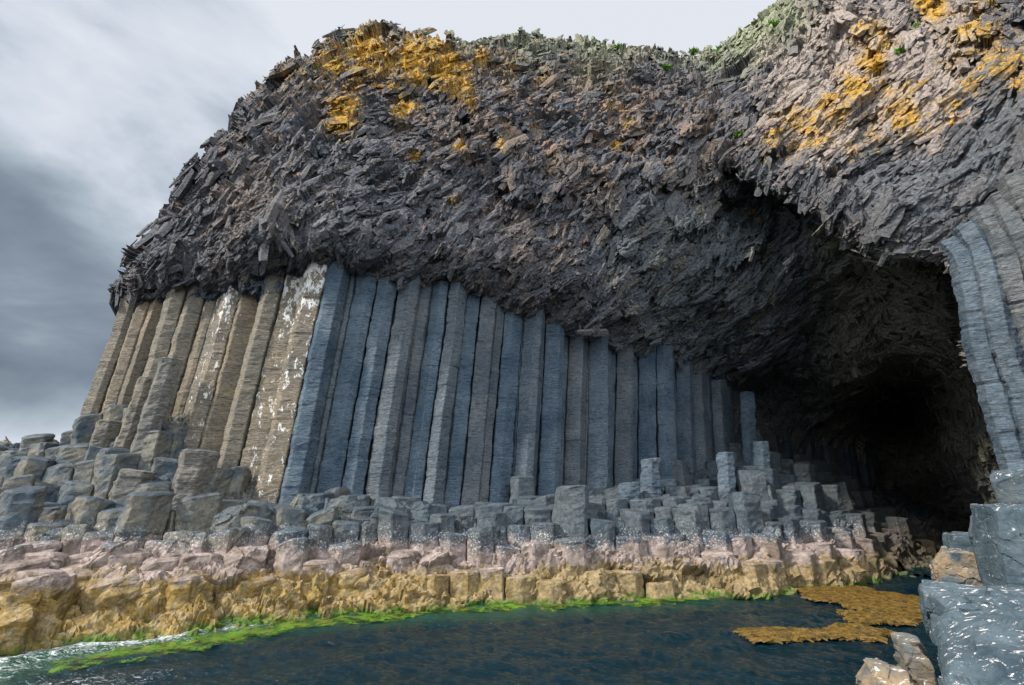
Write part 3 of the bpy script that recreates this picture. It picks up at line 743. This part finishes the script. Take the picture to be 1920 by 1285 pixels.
# labels: counted away from the sharp corner, front row and back row apart
for side in ('w', 'e', 'c'):
    for backrow in (False, True):
        sel = [m for m in made if ((m[1] < arc_corner) == (side == 'w')) and ((m[1] > arc_cave) == (side == 'c')) and (m[2] > 0.85) == backrow]
        sel.sort(key=lambda m: -m[1] if side == 'w' else m[1])
        for n, m in enumerate(sel, 1):
            row = 'set back in the wall' if backrow else 'at the front of the wall'
            if side == 'w':
                look = 'tan column splashed with white droppings' if m[5] > 480 or 370 < m[5] < 430 else 'weathered olive tan column'
                lab = f'{look}, {ordn(n)} west of the sharp corner, {row}'; nm = f'tan column {ordn(n)} west of corner'
                grp = 'tan columns west of the corner'
            elif side == 'e':
                lab = f'tall blue grey column, {ordn(n)} right of the sharp corner, {row}'; nm = f'blue column {ordn(n)} right of corner'
                grp = 'tall blue grey columns between corner and cave'
            else:
                lab = f'shaded dark column on the inner cave wall, {ordn(n)} in from the mouth, {row}'; nm = f'cave wall column {ordn(n)} from the mouth'
                grp = 'shaded columns inside the cave'
            tag(m[0], lab, 'rock column', grp)
            if not backrow: refs.append((m[5], nm, m[3], m[4]))

# curved columns of the east pillar
def spline(pts, t):
    n = len(pts)-1; x = t*n; i = min(n-1, int(x)); f = x-i
    p = [Vector(pts[max(0, i-1)]), Vector(pts[i]), Vector(pts[i+1]), Vector(pts[min(n, i+2)])]
    return .5*((2*p[1])+(p[2]-p[0])*f+(2*p[0]-5*p[1]+4*p[2]-p[3])*f*f+(-p[0]+3*p[1]-3*p[2]+p[3])*f**3)
PIL = [([(1925, 960), (1905, 880), (1872, 765), (1838, 655), (1822, 560), (1806, 490), (1778, 455)], 14.6, .36, 'narrow pale blue curved column framing the cave mouth on the right'),
       ([(1985, 960), (1955, 870), (1918, 750), (1882, 650), (1862, 560), (1842, 480), (1812, 428)], 14.2, .38, 'blue curved column, second from the cave mouth on the right'),
       ([(2040, 940), (2010, 840), (1965, 720), (1930, 630), (1900, 540), (1875, 450), (1842, 395)], 13.9, .38, 'grey green curved column, third from the cave mouth on the right'),
       ([(2120, 900), (2060, 780), (2005, 660), (1970, 580), (1935, 500), (1905, 430), (1872, 370)], 13.5, .38, 'grey curved column running out of the right edge of the photo'),
       ([(2160, 820), (2080, 640), (2020, 540), (1975, 460), (1940, 400), (1905, 330)], 13.1, .48, 'highest curved column at the right edge above the pillar')]
for k, (pth, Y, rad, lab) in enumerate(PIL):
    pts = [at(a, b, Y+.25*math.sin(i)) for i, (a, b) in enumerate(pth)]
    rr = random.Random(k+3); poly = []
    for i in range(6):
        a = i*math.pi/3+rr.uniform(-.15, .15)+.3; poly.append((rad*1.08*math.cos(a), rad*1.08*math.sin(a)))
    ring, c, _ = ring_of(poly, 4, .01, .05)
    Ltot = sum((Vector(pts[i+1])-Vector(pts[i])).length for i in range(len(pts)-1))
    zs = np.arange(0, Ltot, .08)
    path = lambda z, pts=pts, L=Ltot: tuple(spline(pts, z/L))
    def frame(zs, pts=pts, L=Ltot):
        A = []; B = []
        for z in zs:
            t = (spline(pts, min(1, z/L+.01))-spline(pts, max(0, z/L-.01))).normalized()
            a = t.cross(Vector((0, 1, 0))).normalized(); a = -a if a.x < 0 else a
            A.append(a); B.append(t.cross(a).normalized())
        A = np.array(A); B = np.array(B); B = np.where(B[:, 1:2] < 0, -B, B); return A, B
    o = column_mesh('curved_basalt_column', ring, path, zs, 900+k, amp=.034, joint=(.15, .45), tan=[.0, .05, .3, .3, .35][k], frame=frame)
    tag(o, lab, 'rock column', 'curved columns right of the cave')

# ------------------------------------------------------------------ wave-cut shelf and broken stumps
SHORE_PX = [(-420, 1420), (-150, 1290), (0, 1232), (60, 1218), (130, 1207), (250, 1196), (400, 1176), (520, 1162), (640, 1150), (760, 1143), (900, 1135), (1000, 1130), (1200, 1120),
            (1350, 1115), (1500, 1108), (1600, 1098), (1675, 1085), (1690, 1070), (1750, 1052), (1752, 1040)]
SHORE = [on_sea(a, b)[:2] for a, b in SHORE_PX] + [(26, 30), (36, 39)]
SC = [(a, b, 0.0, None) for a, b in SHORE]
CP = []      # plan x, y -> height
for (x, y) in SHORE: CP.append((x, y, -0.05))
for (x, y) in SHORE[:13]: CP.append((x*1.0, y-2.0, -1.2))
for (uu, vv, Y) in [(0, 1090, 12.6), (0, 1010, 14.5), (0, 960, 16.5), (0, 895, 20), (60, 870, 20.5), (120, 830, 20.8), (-200, 1010, 15), (-200, 930, 19), (-300, 1150, 11.5),
                    (100, 1085, 13.0), (100, 1010, 14.6), (110, 945, 17.0), (200, 1075, 13.5), (200, 1010, 15.0), (200, 940, 17.3), (180, 870, 19), (200, 820, 20), (350, 1070, 14.0), (350, 1010, 15.3), (350, 950, 17),
                    (330, 850, 18.9), (300, 800, 19.6), (520, 1072, 14.8), (520, 1010, 15.6), (520, 955, 17.0), (480, 930, 18), (700, 1068, 15.6), (700, 1012, 16.3), (700, 965, 17.6), (700, 945, 18.8),
                    (900, 1065, 16.1), (900, 1012, 16.8), (900, 965, 18.2), (900, 945, 20), (1050, 1062, 16.5), (1050, 1012, 17.1), (1050, 955, 18.4), (1050, 935, 20.5),
                    (1200, 1058, 16.9), (1200, 1012, 17.5), (1200, 955, 19), (1200, 918, 21.5), (1150, 932, 21.5), (1350, 1052, 17.3), (1350, 1015, 17.9), (1350, 950, 20), (1350, 932, 22.5), (1350, 905, 24.8),
                    (1480, 1052, 18.0), (1480, 1010, 18.8), (1480, 960, 21), (1450, 915, 24), (1450, 872, 27), (1400, 850, 27.5), (1560, 1045, 19.2), (1580, 1000, 21.5), (1560, 940, 25), (1510, 890, 28), (1640, 1030, 22), (1680, 1010, 25), (1620, 970, 28), (1620, 930, 34)]:
    CP.append(at(uu, vv, Y))
CP = np.array(CP)
Hf = tps_fit(CP[:, :2]/5, CP[:, 2], 0.004)
def hgt(x, y): return Hf(np.array([[x, y]])/5.0)[0]
# base relief, laid out between shore line and wall
def build_shelf():
    Sx = np.array(SHORE); seg = np.r_[0, np.cumsum(np.hypot(*np.diff(Sx, axis=0).T))]
    W = np.array([(-30, 24.5), (-24, 23)]+WALL[0:9]+[(22, 35), (36, 45)])
    sw = np.r_[0, np.cumsum(np.hypot(*np.diff(W, axis=0).T))]
    # matched parameters shore <-> wall
    kx = [0, 2, 5, 7, 10, 12, 14, 17, 19, 20, 21]; kw = [0, 2, 3, 4, 5.2, 6.6, 8, 9.3, 10.5, 11, 12]
    n = 900; m = 200
    t = np.linspace(0, 1, n)
    si = np.interp(t, np.linspace(0, 1, len(kx)), kx); wi = np.interp(t, np.linspace(0, 1, len(kw)), kw)
    def samp(A, f): i = np.arange(len(A)); return np.stack([np.interp(f, i, A[:, 0]), np.interp(f, i, A[:, 1])], -1)
    A = samp(Sx, si); B = samp(W, np.minimum(wi, len(W)-1))
    dirv = B-A; Ld = np.linalg.norm(dirv, axis=1, keepdims=True)
    A2 = A-dirv/Ld*1.2; B2 = B+dirv/Ld*1.0
    q = np.linspace(0, 1, m)[:, None, None]
    XY = A2[None]*(1-q)+B2[None]*q
    x = XY[..., 0].ravel(); y = XY[..., 1].ravel()
    z = Hf(np.stack([x, y], -1)/5)
    P = np.stack([x, y, z], -1)
    low = sstep(1.5, .5, z)
    f1, e1, _ = facets(P/np.array([1.1, .8, .8]), 120); f2, e2, _ = facets(P/.38, 130); f3, e3, _ = facets(P/.14, 140)
    Gp = P.reshape(m, n, 3); nn = np.cross(np.gradient(Gp, axis=1), np.gradient(Gp, axis=0)); nn /= np.linalg.norm(nn, axis=-1, keepdims=True)+1e-9
    nn = (nn*np.sign(nn[..., 2:])).reshape(-1, 3)
    dd = .42*(f1-.5)+.15*(f2-.5)+.05*(f3-.5)-.05*np.exp(-e2/.1)-.08*np.exp(-e1/.08)+low*(fbm(P*1.5, 88, 4)-.5)*.35+low*(fbm(P*5, 89, 3)-.5)*.10
    P += nn*dd[:, None]; P[:, 2] -= .08
    P[:, 2] -= .28*sstep(1.0, 1.8, z)                     # stumps stand on top of this part
    i = np.arange(m-1)[:, None]*n; j = np.arange(n-1)[None]
    qd = np.stack([i+j, i+j+1, i+n+j+1, i+n+j], -1).reshape(-1, 4)
    o = mesh_np('rock_shelf', P, qd, None, M_TIDE)
    tag(o, 'golden and pink tide-stained rock shelf running along the water under the columns', 'rock shelf', kind='structure')
build_shelf()

def stump_mesh(name, poly, z0, z1, seed, tilt, mat, amp=.03, dome=.04, tan=0.):
    ring, c, _ = ring_of(poly, 4, .014, .13)
    zs = np.r_[np.arange(z0, z1-.12, .13), z1-.09, z1-.03]
    rr = np.random.RandomState(seed); lx, ly = rr.normal(0, .04, 2)
    path = lambda z: (c[0]+lx*(z-z1)+.0, c[1]+ly*(z-z1))
    return column_mesh(name, ring, path, zs, seed, joint=(.35, 1.1), amp=amp, mat=mat, topdome=dome, toptilt=tilt, tan=tan)
random.seed(77)
s2 = []; yy = 9.0; r = 0; SP2 = .92
while yy < 36:
    xx = -24+(SP2/2 if r % 2 else 0)
    while xx < 22:
        s2.append((xx+random.uniform(-.27, .27)*SP2, yy+random.uniform(-.27, .27)*SP2)); xx += SP2
    yy += SP2*.866; r += 1
s2 = np.array(s2); H2 = Hf(s2/5)
sx = np.array(SHORE); shoreY = np.interp(s2[:, 0], sx[:16, 0], sx[:16, 1])
sel = []
for i, s in enumerate(s2):
    d, a = wall_sd(s)
    if d > .15 or H2[i] < (.5 if s[0] > -4.5 else .75) or (s[1] < shoreY[i] and s[0] < 13) or d < -10.5: continue
    uu, vv = proj((s[0], s[1], H2[i]))
    if uu < -90 or uu > 1700: continue
    sel.append(i)
near = set(sel)
keepi = [i for i in range(len(s2)) if i in near or np.min(np.hypot(*(s2[sel]-s2[i]).T)) < 1.8]
cells2 = dict(zip(keepi, voronoi_cells(s2[keepi], 2.5)))
stumps = []
for i in sel:
    poly = cells2[i]
    if len(poly) < 4: continue
    poly = clean(poly, .1)
    s = s2[i]; h = H2[i]; d, a = wall_sd(s)
    uu, vv = proj((s[0], s[1], h))
    rocky = 1.0 if uu < 760 else .45
    top = h+random.uniform(-.2, .3)
    if h < 1.7: top = h+random.uniform(-.25, .16)
    tall_chance = .20 if (uu < 420 and h > 2.3) or (uu > 1380 and h > 2.2) else .05
    if random.random() < tall_chance: top += random.uniform(.4, 1.1)
    if h < 2.9 and uu < 1100 and random.random() < .15: continue
    stumps.append((s, poly, h, top, d, uu, vv, rocky))
SPECIAL = []
print('stumps', len(stumps), 'tall', len(made))
stumps = [q for q in stumps if q[4] > -10 and -40 < q[5] < 1700]
stumps.sort(key=lambda q: q[0][1])
stumps.sort(key=lambda q: -1.0/q[0][1] - (.012 if q[4] > -.6 else 0)*0)
extra_stumps = stumps[296:]; stumps = stumps[:296]
byref = {}
for k, (s, poly, h, top, d, uu, vv, rocky) in enumerate(stumps):
    tl = (random.gauss(0, .16*rocky), random.gauss(-.03, .14*rocky))
    o = stump_mesh('basalt_stump', poly, h-1.1, top, 2000+k, tl, M_TIDE, amp=.028+.02*rocky, dome=.03+.05*rocky)
    ref = min(refs, key=lambda r: abs(r[0]-uu))[1]
    z = 'pink' if top < 1.5 else ('dark blue' if top < 2.6 else ('grey brown' if uu < 420 else 'grey blue'))
    byref.setdefault(ref, []).append((o, z, top))
for ref, L in byref.items():
    for n, (o, z, top) in enumerate(L, 1):
        hh = 'squat' if top < 2.0 else ('low' if top < 3.2 else 'high')
        pos_ = 'nearest the water' if n == 1 else f'{ordn(n)} from the water'
        tag(o, f'{hh} {z} stump, {pos_} below {ref}', 'rock stump', 'broken column stumps on the shelf')

# the farthest stumps, past three hundred, are one field
bits = []; o0 = 0; Vx = []; Qx = []; Tx = []
for k, (st_, poly, h, top, d, uu, vv, rocky) in enumerate(extra_stumps):
    o = stump_mesh('tmp', poly, h-1.1, top, 2600+k, (random.gauss(0, .08), random.gauss(-.03, .08)), M_TIDE); me = o.data
    n = len(me.vertices); V = np.zeros(n*3, np.float32); me.vertices.foreach_get('co', V); Vx.append(V.reshape(-1, 3))
    for p in me.polygons: (Qx if len(p.vertices) == 4 else Tx).append([i+o0 for i in p.vertices])
    o0 += n; bpy.data.objects.remove(o); bpy.data.meshes.remove(me)
if Vx:
    o = mesh_np('stump_field', np.concatenate(Vx), Qx, Tx, M_TIDE)
    tag(o, 'farthest broken column stumps heaped around the mouth of the cave', 'stumps', kind='stuff')

# a few taller broken pieces leaning on the west wall, as in the photo
for k, (uu, vb, vt, Y, w, lab) in enumerate([(322, 830, 676, 18.7, .62, 'tall broken column with flat top standing out in front of the tan wall'),
                                   (375, 930, 848, 17.3, .85, 'big square block of broken column in front of the tan columns'),
                                   (275, 840, 712, 19.0, .55, 'slanting broken column left of the tall flat-topped one'),
                                   (205, 870, 790, 19.4, .6, 'short broken column at the foot of the westernmost tan columns'),
                                   (262, 930, 880, 17.6, .8, 'wide broken block left of the big square block'),
                                   (1360, 960, 850, 22.6, .55, 'tall stump in front of the last blue columns by the cave'),
                                   (1400, 960, 735, 26.3, .55, 'tall broken column standing at the edge of the cave recess'),
                                   (1425, 960, 828, 24.3, .55, 'mid height broken column at the cave mouth'),
                                   (1220, 960, 862, 21.0, .62, 'square topped stump raised above the step in front of the blue wall'),
                                   (1180, 960, 905, 20.4, .62, 'rounded stump beside the raised square topped one')]):
    x, y, zt = at(uu, vt, Y); zb = at(uu, vb, Y)[2]-.8
    rr = random.Random(k+50); poly = [(x+w*.75*math.cos(a+rr.uniform(-.2, .2)), y+w*.75*math.sin(a+rr.uniform(-.2, .2))) for a in np.arange(0, 6.2, math.pi/3)+.2]
    ring, c, _ = ring_of(poly, 5, .01, .12)
    path = lambda z, c=c, zt=zt: (c[0]+.09*(z-zt), c[1])
    o = column_mesh('broken_column', ring, path, np.arange(zb, zt, .09), 3100+k, amp=.04, tan=.62 if uu < 500 else 0., toptilt=(rr.uniform(-.1, .1), -.05), guano=.15 if uu < 500 else 0.)
    tag(o, lab, 'broken column', 'broken columns in front of the wall')

# ------------------------------------------------------------------ boulders
def boulder(name, c, size, rot, seed, label, cat='boulder', cuts=7, mat=None, amp=.05, tan=0., res=44, group=None, tiltx=0., tilty=0.):
    rr = np.random.RandomState(seed); n = res
    pts = []; quads = []; o0 = 0; g = np.linspace(-1, 1, n)
    A, B = np.meshgrid(g, g)
    for ax in range(3):
        for sg in (-1, 1):
            P = np.zeros((n*n, 3)); P[:, ax] = sg; P[:, (ax+1) % 3] = A.ravel(); P[:, (ax+2) % 3] = B.ravel()
            pts.append(P); i = np.arange(n-1)[:, None]*n; j = np.arange(n-1)[None]
            q = np.stack([i+j, i+j+1, i+n+j+1, i+n+j], -1).reshape(-1, 4)
            if sg < 0: q = q[:, ::-1]
            quads.append(q+o0); o0 += n*n
    P = np.concatenate(pts); Q = np.concatenate(quads)
    key = np.round(P*1e4).astype(np.int64); _, first, inv = np.unique(key, axis=0, return_index=True, return_inverse=True)
    inv = inv.ravel(); P = P[first]; Q = inv[Q]
    P = P/np.maximum(1, (np.abs(P)**9).sum(1, keepdims=True)**(1/9.))
    for k in range(cuts):
        nrm = rr.normal(0, 1, 3); nrm[2] = abs(nrm[2])*.8; nrm /= np.linalg.norm(nrm); off = rr.uniform(.88, 1.15)
        d = P@nrm-off; P = P-np.where(d > 0, d, 0)[:, None]*nrm
    P = P*np.array(size)/2
    nr = P/np.array(size)**2; nr /= np.linalg.norm(nr, axis=1, keepdims=True)
    f, e, _ = facets(P/.45+seed, seed); f2, e2, _ = facets(P/np.array([.3, .3, .12])+seed, seed+9)
    P = P+nr*((f-.5)*amp*1.5+(f2-.5)*amp*.45+(fbm(P*2+seed, seed, 3)-.5)*amp*1.3)[:, None]
    P[:, 2] += P[:, 0]*tiltx+P[:, 1]*tilty
    cr, sr = math.cos(rot), math.sin(rot)
    P = np.stack([P[:, 0]*cr-P[:, 1]*sr, P[:, 0]*sr+P[:, 1]*cr, P[:, 2]], -1)+np.array(c)
    ob = mesh_np(name, P, Q, None, mat or M_SPL, extra={'tan': np.full(len(P), tan)})
    tag(ob, label, cat, group); return ob
def block(u0, u1, v0, v1, Y, dep, rot, seed, label, **kw):
    "a block whose front stands at distance Y between two bearings and two heights"
    c = at((u0+u1)/2, (v0+v1)/2, Y); x0 = at(u0, (v0+v1)/2, Y)[0]; x1 = at(u1, (v0+v1)/2, Y)[0]
    z1 = at((u0+u1)/2, v0, Y)[2]; z0 = at((u0+u1)/2, v1, Y)[2]; az = math.atan2(c[0], c[1]); dx, dy = math.sin(az), math.cos(az)
    return boulder(kw.pop('name', 'boulder'), (c[0]+dx*dep/2, c[1]+dy*dep/2, (z0+z1)/2), ((x1-x0)*math.cos(az), dep, z1-z0), -az+rot, seed, label, **kw)
G = 'boulders at the right edge'
boulder('boulder', (6.5, 5.0, .5), (4.2, 3.3, 1.8), -.66, 5, 'large near slab of blue rock streaked with white barnacles, bottom right', amp=.045, res=100, group=G, cuts=5, tiltx=.04, tilty=.2)
block(1692, 1745, 1210, 1310, 7.9, .8, .2, 17, 'upright barnacled block at the left end of the near slab', amp=.04, tan=.6, res=50, group=G, cuts=5)
block(1615, 1735, 1268, 1370, 7.6, 1.0, .1, 11, 'low tan rock at the water edge beside the near slab', amp=.05, tan=1.0, res=60, group=G)
block(1726, 1990, 1118, 1240, 8.8, 1.5, .1, 21, 'flat blue ledge behind the near slab', amp=.035, res=70, group=G, cuts=5)
block(1822, 1990, 948, 1150, 11.0, 2.2, .05, 31, 'tall square blue block standing above the flat ledge', amp=.025, res=70, group=G, cuts=3)
block(1862, 1960, 882, 952, 12.2, 1.4, -.05, 33, 'topmost small block with white crust at the right edge', amp=.03, tan=.1, res=60, group=G, cuts=3)
block(1752, 1850, 1038, 1125, 14.4, 1.8, .1, 35, 'tan crusted block at the water edge right of the cave', amp=.05, tan=1.0, res=60, group=G, cuts=4)
block(1772, 1860, 1006, 1045, 15.2, 1.6, .0, 37, 'small dark block resting on the tan crusted block', amp=.04, res=50, group=G, cuts=3)
block(1848, 2060, 985, 1150, 13.4, 2.5, 0, 39, 'dark stepped rock behind the tall square block', amp=.05, res=50, group=G)
block(1885, 2300, 905, 1080, 14.9, 4, 0, 41, 'dark rock mass under the curved columns', amp=.08, res=50, group=G)
# west: loose blocks in the lower belt
WB = [(20, 140, 1085, 1170, 11.9, 'golden'), (165, 250, 1090, 1150, 12.6, 'golden'), (60, 120, 1040, 1090, 13.4, 'pink'), (215, 330, 1085, 1130, 13.1, 'golden'), (335, 400, 1078, 1120, 13.5, 'golden'),
      (-20, 60, 1150, 1215, 11.0, 'brown'), (150, 245, 1025, 1085, 13.9, 'pink'), (300, 390, 1000, 1060, 14.6, 'dark'), (420, 500, 1030, 1080, 14.6, 'pink'), (60, 170, 985, 1030, 15, 'dark'),
      (600, 690, 932, 975, 17.3, 'dark'), (690, 770, 935, 980, 17.4, 'dark'), (540, 600, 928, 970, 17.2, 'dark'), (400, 500, 948, 1000, 15.9, 'dark'), (220, 330, 960, 1005, 15.6, 'dark'), (770, 830, 945, 985, 17.6, 'dark')]
near_words = ['leftmost of the large ones by the water', 'below the pink belt, second from the left', 'perched above the leftmost golden one', 'below the middle of the tan columns', 'right of the other golden ones',
              'at the left edge by the foam', 'behind the golden ones on the left', 'below the big square block', 'below the sharp corner', 'near the left edge above the pink belt', 'just right of the corner column foot',
              'at the foot of the blue wall near the corner', 'right under the sharp corner of the wall', 'on the ledge under the tan columns', 'on the ledge below the western stumps', 'third right of the corner on the dark ledge']
for k, (a, b, c, d, Y, kd) in enumerate(WB):
    block(a, b, c, d+20, Y, 1.3, random.uniform(-.3, .3), 400+k, f'{kd} angular block on the shelf, {near_words[k]}', mat=M_TIDE, amp=.05, res=34, cuts=9, group='loose blocks on the shelf', tiltx=random.uniform(-.12, .2), tilty=random.uniform(-.1, .15))

# ------------------------------------------------------------------ sea
def build_sea():
    r = np.concatenate([np.linspace(.4, 3, 30), np.arange(3.05, 30, .055), np.geomspace(30.1, 5000, 110)])
    th = np.concatenate([np.radians(np.linspace(-180, -62, 40)), np.radians(np.arange(-60, 60, .21)), np.radians(np.linspace(60, 180, 40))])
    R, T = np.meshgrid(r, th, indexing='ij'); x = (R*np.sin(T)).ravel(); y = (R*np.cos(T)).ravel()
    rs = np.random.RandomState(9); z = np.zeros(len(x)); P3 = np.stack([x, y, 0*x], -1)
    wx = x+1.3*fbm(P3*.7, 4, 2); wy = y+1.3*fbm(P3*.7+9, 6, 2)
    for k in range(27):
        lam = .28*1.085**k; a = rs.normal(math.radians(80), .75); kx, ky = math.cos(a), math.sin(a)
        s = np.sin((wx*kx+wy*ky)*2*math.pi/lam+rs.uniform(0, 6.28))
        z += lam**.7*.0055*(1-2*np.abs(s)**.85 if k % 2 else s)
    amp = sstep(80, 20, R.ravel()); z = z*amp*(.7+.7*fbm(P3*.25, 2, 2))
    V = np.stack([x, y, z-.03], -1)
    sd_ = segdist(x, y, SHORE)
    w = np.array([on_sea(0, 1232)[:2], on_sea(300, 1195)[:2]])
    foam = sstep(2.4, .1, sd_)*sstep(-4.6, -7.6, x)+.35*sstep(.35, .05, sd_)+.25*np.exp(-((x-5.2)**2+(y-8.3)**2)/1.5)
    foam = np.maximum(foam, .38*np.exp(-((x-13.5)**2+(y-19)**2)/9)*1)
    foam = np.maximum(foam, .27*np.exp(-((x+3.5)**2+(y-9.3)**2)/2))
    foam = np.maximum(foam, .8*np.exp(-((x+7.3)**2/4+(y-9.6)**2/.9)))
    shallow = sstep(2.2, .2, sd_)*sstep(9.5, 3, x)*.9
    nr, nt = R.shape; i = np.arange(nr-1)[:, None]*nt; j = np.arange(nt-1)[None]
    q = np.stack([i+j, i+nt+j, i+nt+j+1, i+j+1], -1).reshape(-1, 4)
    o = mesh_np('sea', V, q[:, ::-1], None, M_SEA, smooth=True, extra={'foam': np.where(R.ravel() < 60, foam, 0), 'shallow': shallow})
    tag(o, 'dark teal sea with small ripples and foam at the left shore', 'water', kind='structure')
build_sea()

def region_sheet(name, poly_px, mat, label, cat, z, amp, edge, step=.05, seed=0):
    poly = [on_sea(a, b)[:2] for a, b in poly_px]; xs = [p[0] for p in poly]; ys = [p[1] for p in poly]
    gx = np.arange(min(xs)-.5, max(xs)+.5, step); gy = np.arange(min(ys)-.5, max(ys)+.5, step)
    X, Y = np.meshgrid(gx, gy); x = X.ravel(); y = Y.ravel(); P = np.stack([x, y, 0*x], -1)
    n = fbm(P*1.1, seed, 4, .6); m = fbm(P*4, seed+5, 3, .6)
    sd_ = segdist(x, y, poly+[poly[0]])*np.where(inpoly(x, y, poly), 1, -1)
    keep = (sd_+(n-.5)*edge*2+(m-.5)*edge) > 0
    zz = z+(fbm(P*3, seed+9, 4, .6)-.5)*amp-sstep(.25, -.15, sd_)*amp*.5
    K = keep.reshape(X.shape); kk = K[:-1, :-1] & K[1:, 1:] & K[1:, :-1] & K[:-1, 1:]
    i, j = np.nonzero(kk); nx = X.shape[1]; q = np.stack([i*nx+j, i*nx+j+1, (i+1)*nx+j+1, (i+1)*nx+j], -1)
    idx, inv = np.unique(q, return_inverse=True)
    Pn = np.stack([x, y, zz], -1)[idx]
    o = mesh_np(name, Pn, inv.reshape(q.shape), None, mat, smooth=True, extra={'edge': sd_[idx]+(n[idx]-.5)*edge*2})
    tag(o, label, cat, kind='stuff'); return o
region_sheet('green_algae', [(60, 1238), (150, 1222), (260, 1205), (400, 1182), (520, 1160), (650, 1146), (780, 1140), (900, 1132), (1050, 1126), (1330, 1112), (1380, 1120), (1300, 1128), (1050, 1140), (900, 1146), (780, 1154), (650, 1168), (560, 1186), (430, 1208), (300, 1230), (180, 1246), (90, 1256)],
             M_ALG, 'bright green weed just under the water along the foot of the shelf', 'algae', -.014, .09, .45, .04, 3)

def kelp(name, poly_px, n, seed, label):
    poly = [on_sea(a, b)[:2] for a, b in poly_px]; xs = [p[0] for p in poly]; ys = [p[1] for p in poly]
    rs = np.random.RandomState(seed); X = rs.uniform(min(xs)-.3, max(xs)+.3, n*5); Y = rs.uniform(min(ys)-.3, max(ys)+.3, n*5)
    P = np.stack([X, Y, 0*X], -1); sd_ = segdist(X, Y, poly+[poly[0]])*np.where(inpoly(X, Y, poly), 1, -1)
    k = sd_+(fbm(P*1.6, seed, 4)-.5)*1.4-.9*(rs.uniform(0, 1, len(X))**2.5)+.12 > 0
    X, Y = X[k][:n], Y[k][:n]; n = len(X)
    a = rs.normal(.15, .5, n); L = rs.uniform(.2, .6, n); w = rs.uniform(.012, .035, n); z = rs.uniform(-.02, .012, n)+.03*fbm(np.stack([X, Y, 0*X], -1)*2, 4, 2)
    V = []; 
    for s in range(4):
        t = s/3-.5; bend = rs.uniform(-.12, .12, n) if s in (1, 2) else 0
        cx = X+np.cos(a)*L*t-np.sin(a)*bend; cy = Y+np.sin(a)*L*t+np.cos(a)*bend; ww = w*(1 if s in (1, 2) else .4)
        zz = z+(rs.uniform(0, .03, n) if s in (1, 2) else -.02)
        V += [np.stack([cx-np.sin(a)*ww, cy+np.cos(a)*ww, zz+.012], -1), np.stack([cx+np.sin(a)*ww, cy-np.cos(a)*ww, zz-.012], -1)]
    V = np.stack(V, 1).reshape(-1, 3); b = np.arange(n)*8
    q = np.concatenate([np.stack([b+2*s, b+2*s+1, b+2*s+3, b+2*s+2], -1) for s in range(3)])
    o = mesh_np(name, V, q, None, M_KELP); tag(o, label, 'seaweed', kind='stuff')
kelp('kelp_mat', [(1462, 1100), (1520, 1098), (1620, 1106), (1700, 1118), (1742, 1128), (1742, 1165), (1700, 1172), (1640, 1168), (1590, 1150), (1640, 1146), (1560, 1126)], 16000, 3, 'large golden brown kelp mat floating in front of the cave mouth')
kelp('kelp_mat', [(1428, 1192), (1480, 1188), (1540, 1180), (1600, 1176), (1640, 1184), (1600, 1194), (1540, 1198), (1480, 1203)], 3000, 7, 'narrow golden brown kelp strip floating nearer the camera')

# ------------------------------------------------------------------ green tufts on the cliff
def tuft(uu, vv, size, seed, label):
    p, nr, _, _ = surf(np.array([uu]), np.array([vv])); p = p[0]; nr = nr[0]; rr = random.Random(seed)
    V = []; T = []
    for k in range(260):
        d = Vector((rr.gauss(0, .6), rr.gauss(-.2, .6), rr.uniform(.1, 1))).normalized(); l = size*rr.uniform(.45, 1.0)
        b = Vector(p)+Vector((rr.gauss(0, .35), rr.gauss(0, .2), rr.gauss(0, .22)))*size; s = d.cross(Vector((rr.gauss(0, 1), rr.gauss(0, 1), rr.gauss(0, 1)))).normalized()*.035
        i = len(V); V += [b-s, b+s, b+d*l*.6+s*1.2, b+d*l]; T += [(i, i+1, i+2), (i, i+2, i+3)]
    o = mesh_np('plant_tuft', np.array(V), None, np.array(T), M_PLANT); tag(o, label, 'plant', 'green tufts on the cliff')
for k, (a, b, s, lab) in enumerate([(598, 130, .34, 'round green cushion plant on the left shoulder of the crest'), (1452, 48, .34, 'bright green tuft on the pale slope below the right crest'), (1524, 8, .34, 'green tuft at the top edge of the photo above the pale slope'),
                                 (1246, 140, .28, 'small green tuft below the saddle of the crest'), (1384, 70, .42, 'green tuft where the right slope begins to rise'), (1352, 98, .38, 'green clump in the notch between the two crests'),
                                 (345, 345, .34, 'yellow green tuft on the left edge of the cliff'), (1385, 255, .26, 'tiny green tuft above the arch of the cave'), (1724, 46, .28, 'green tuft among orange lichen at upper right'),
                                 (1690, 108, .24, 'small green tuft beside the orange lichen streak'), (1300, 106, .34, 'green clump at the lowest point of the crest'), (1160, 92, .3, 'green clump on the crest right of the small pinnacles'),
                                 (580, 340, .01, '')]):
    if lab: tuft(a, b, s, k, lab)
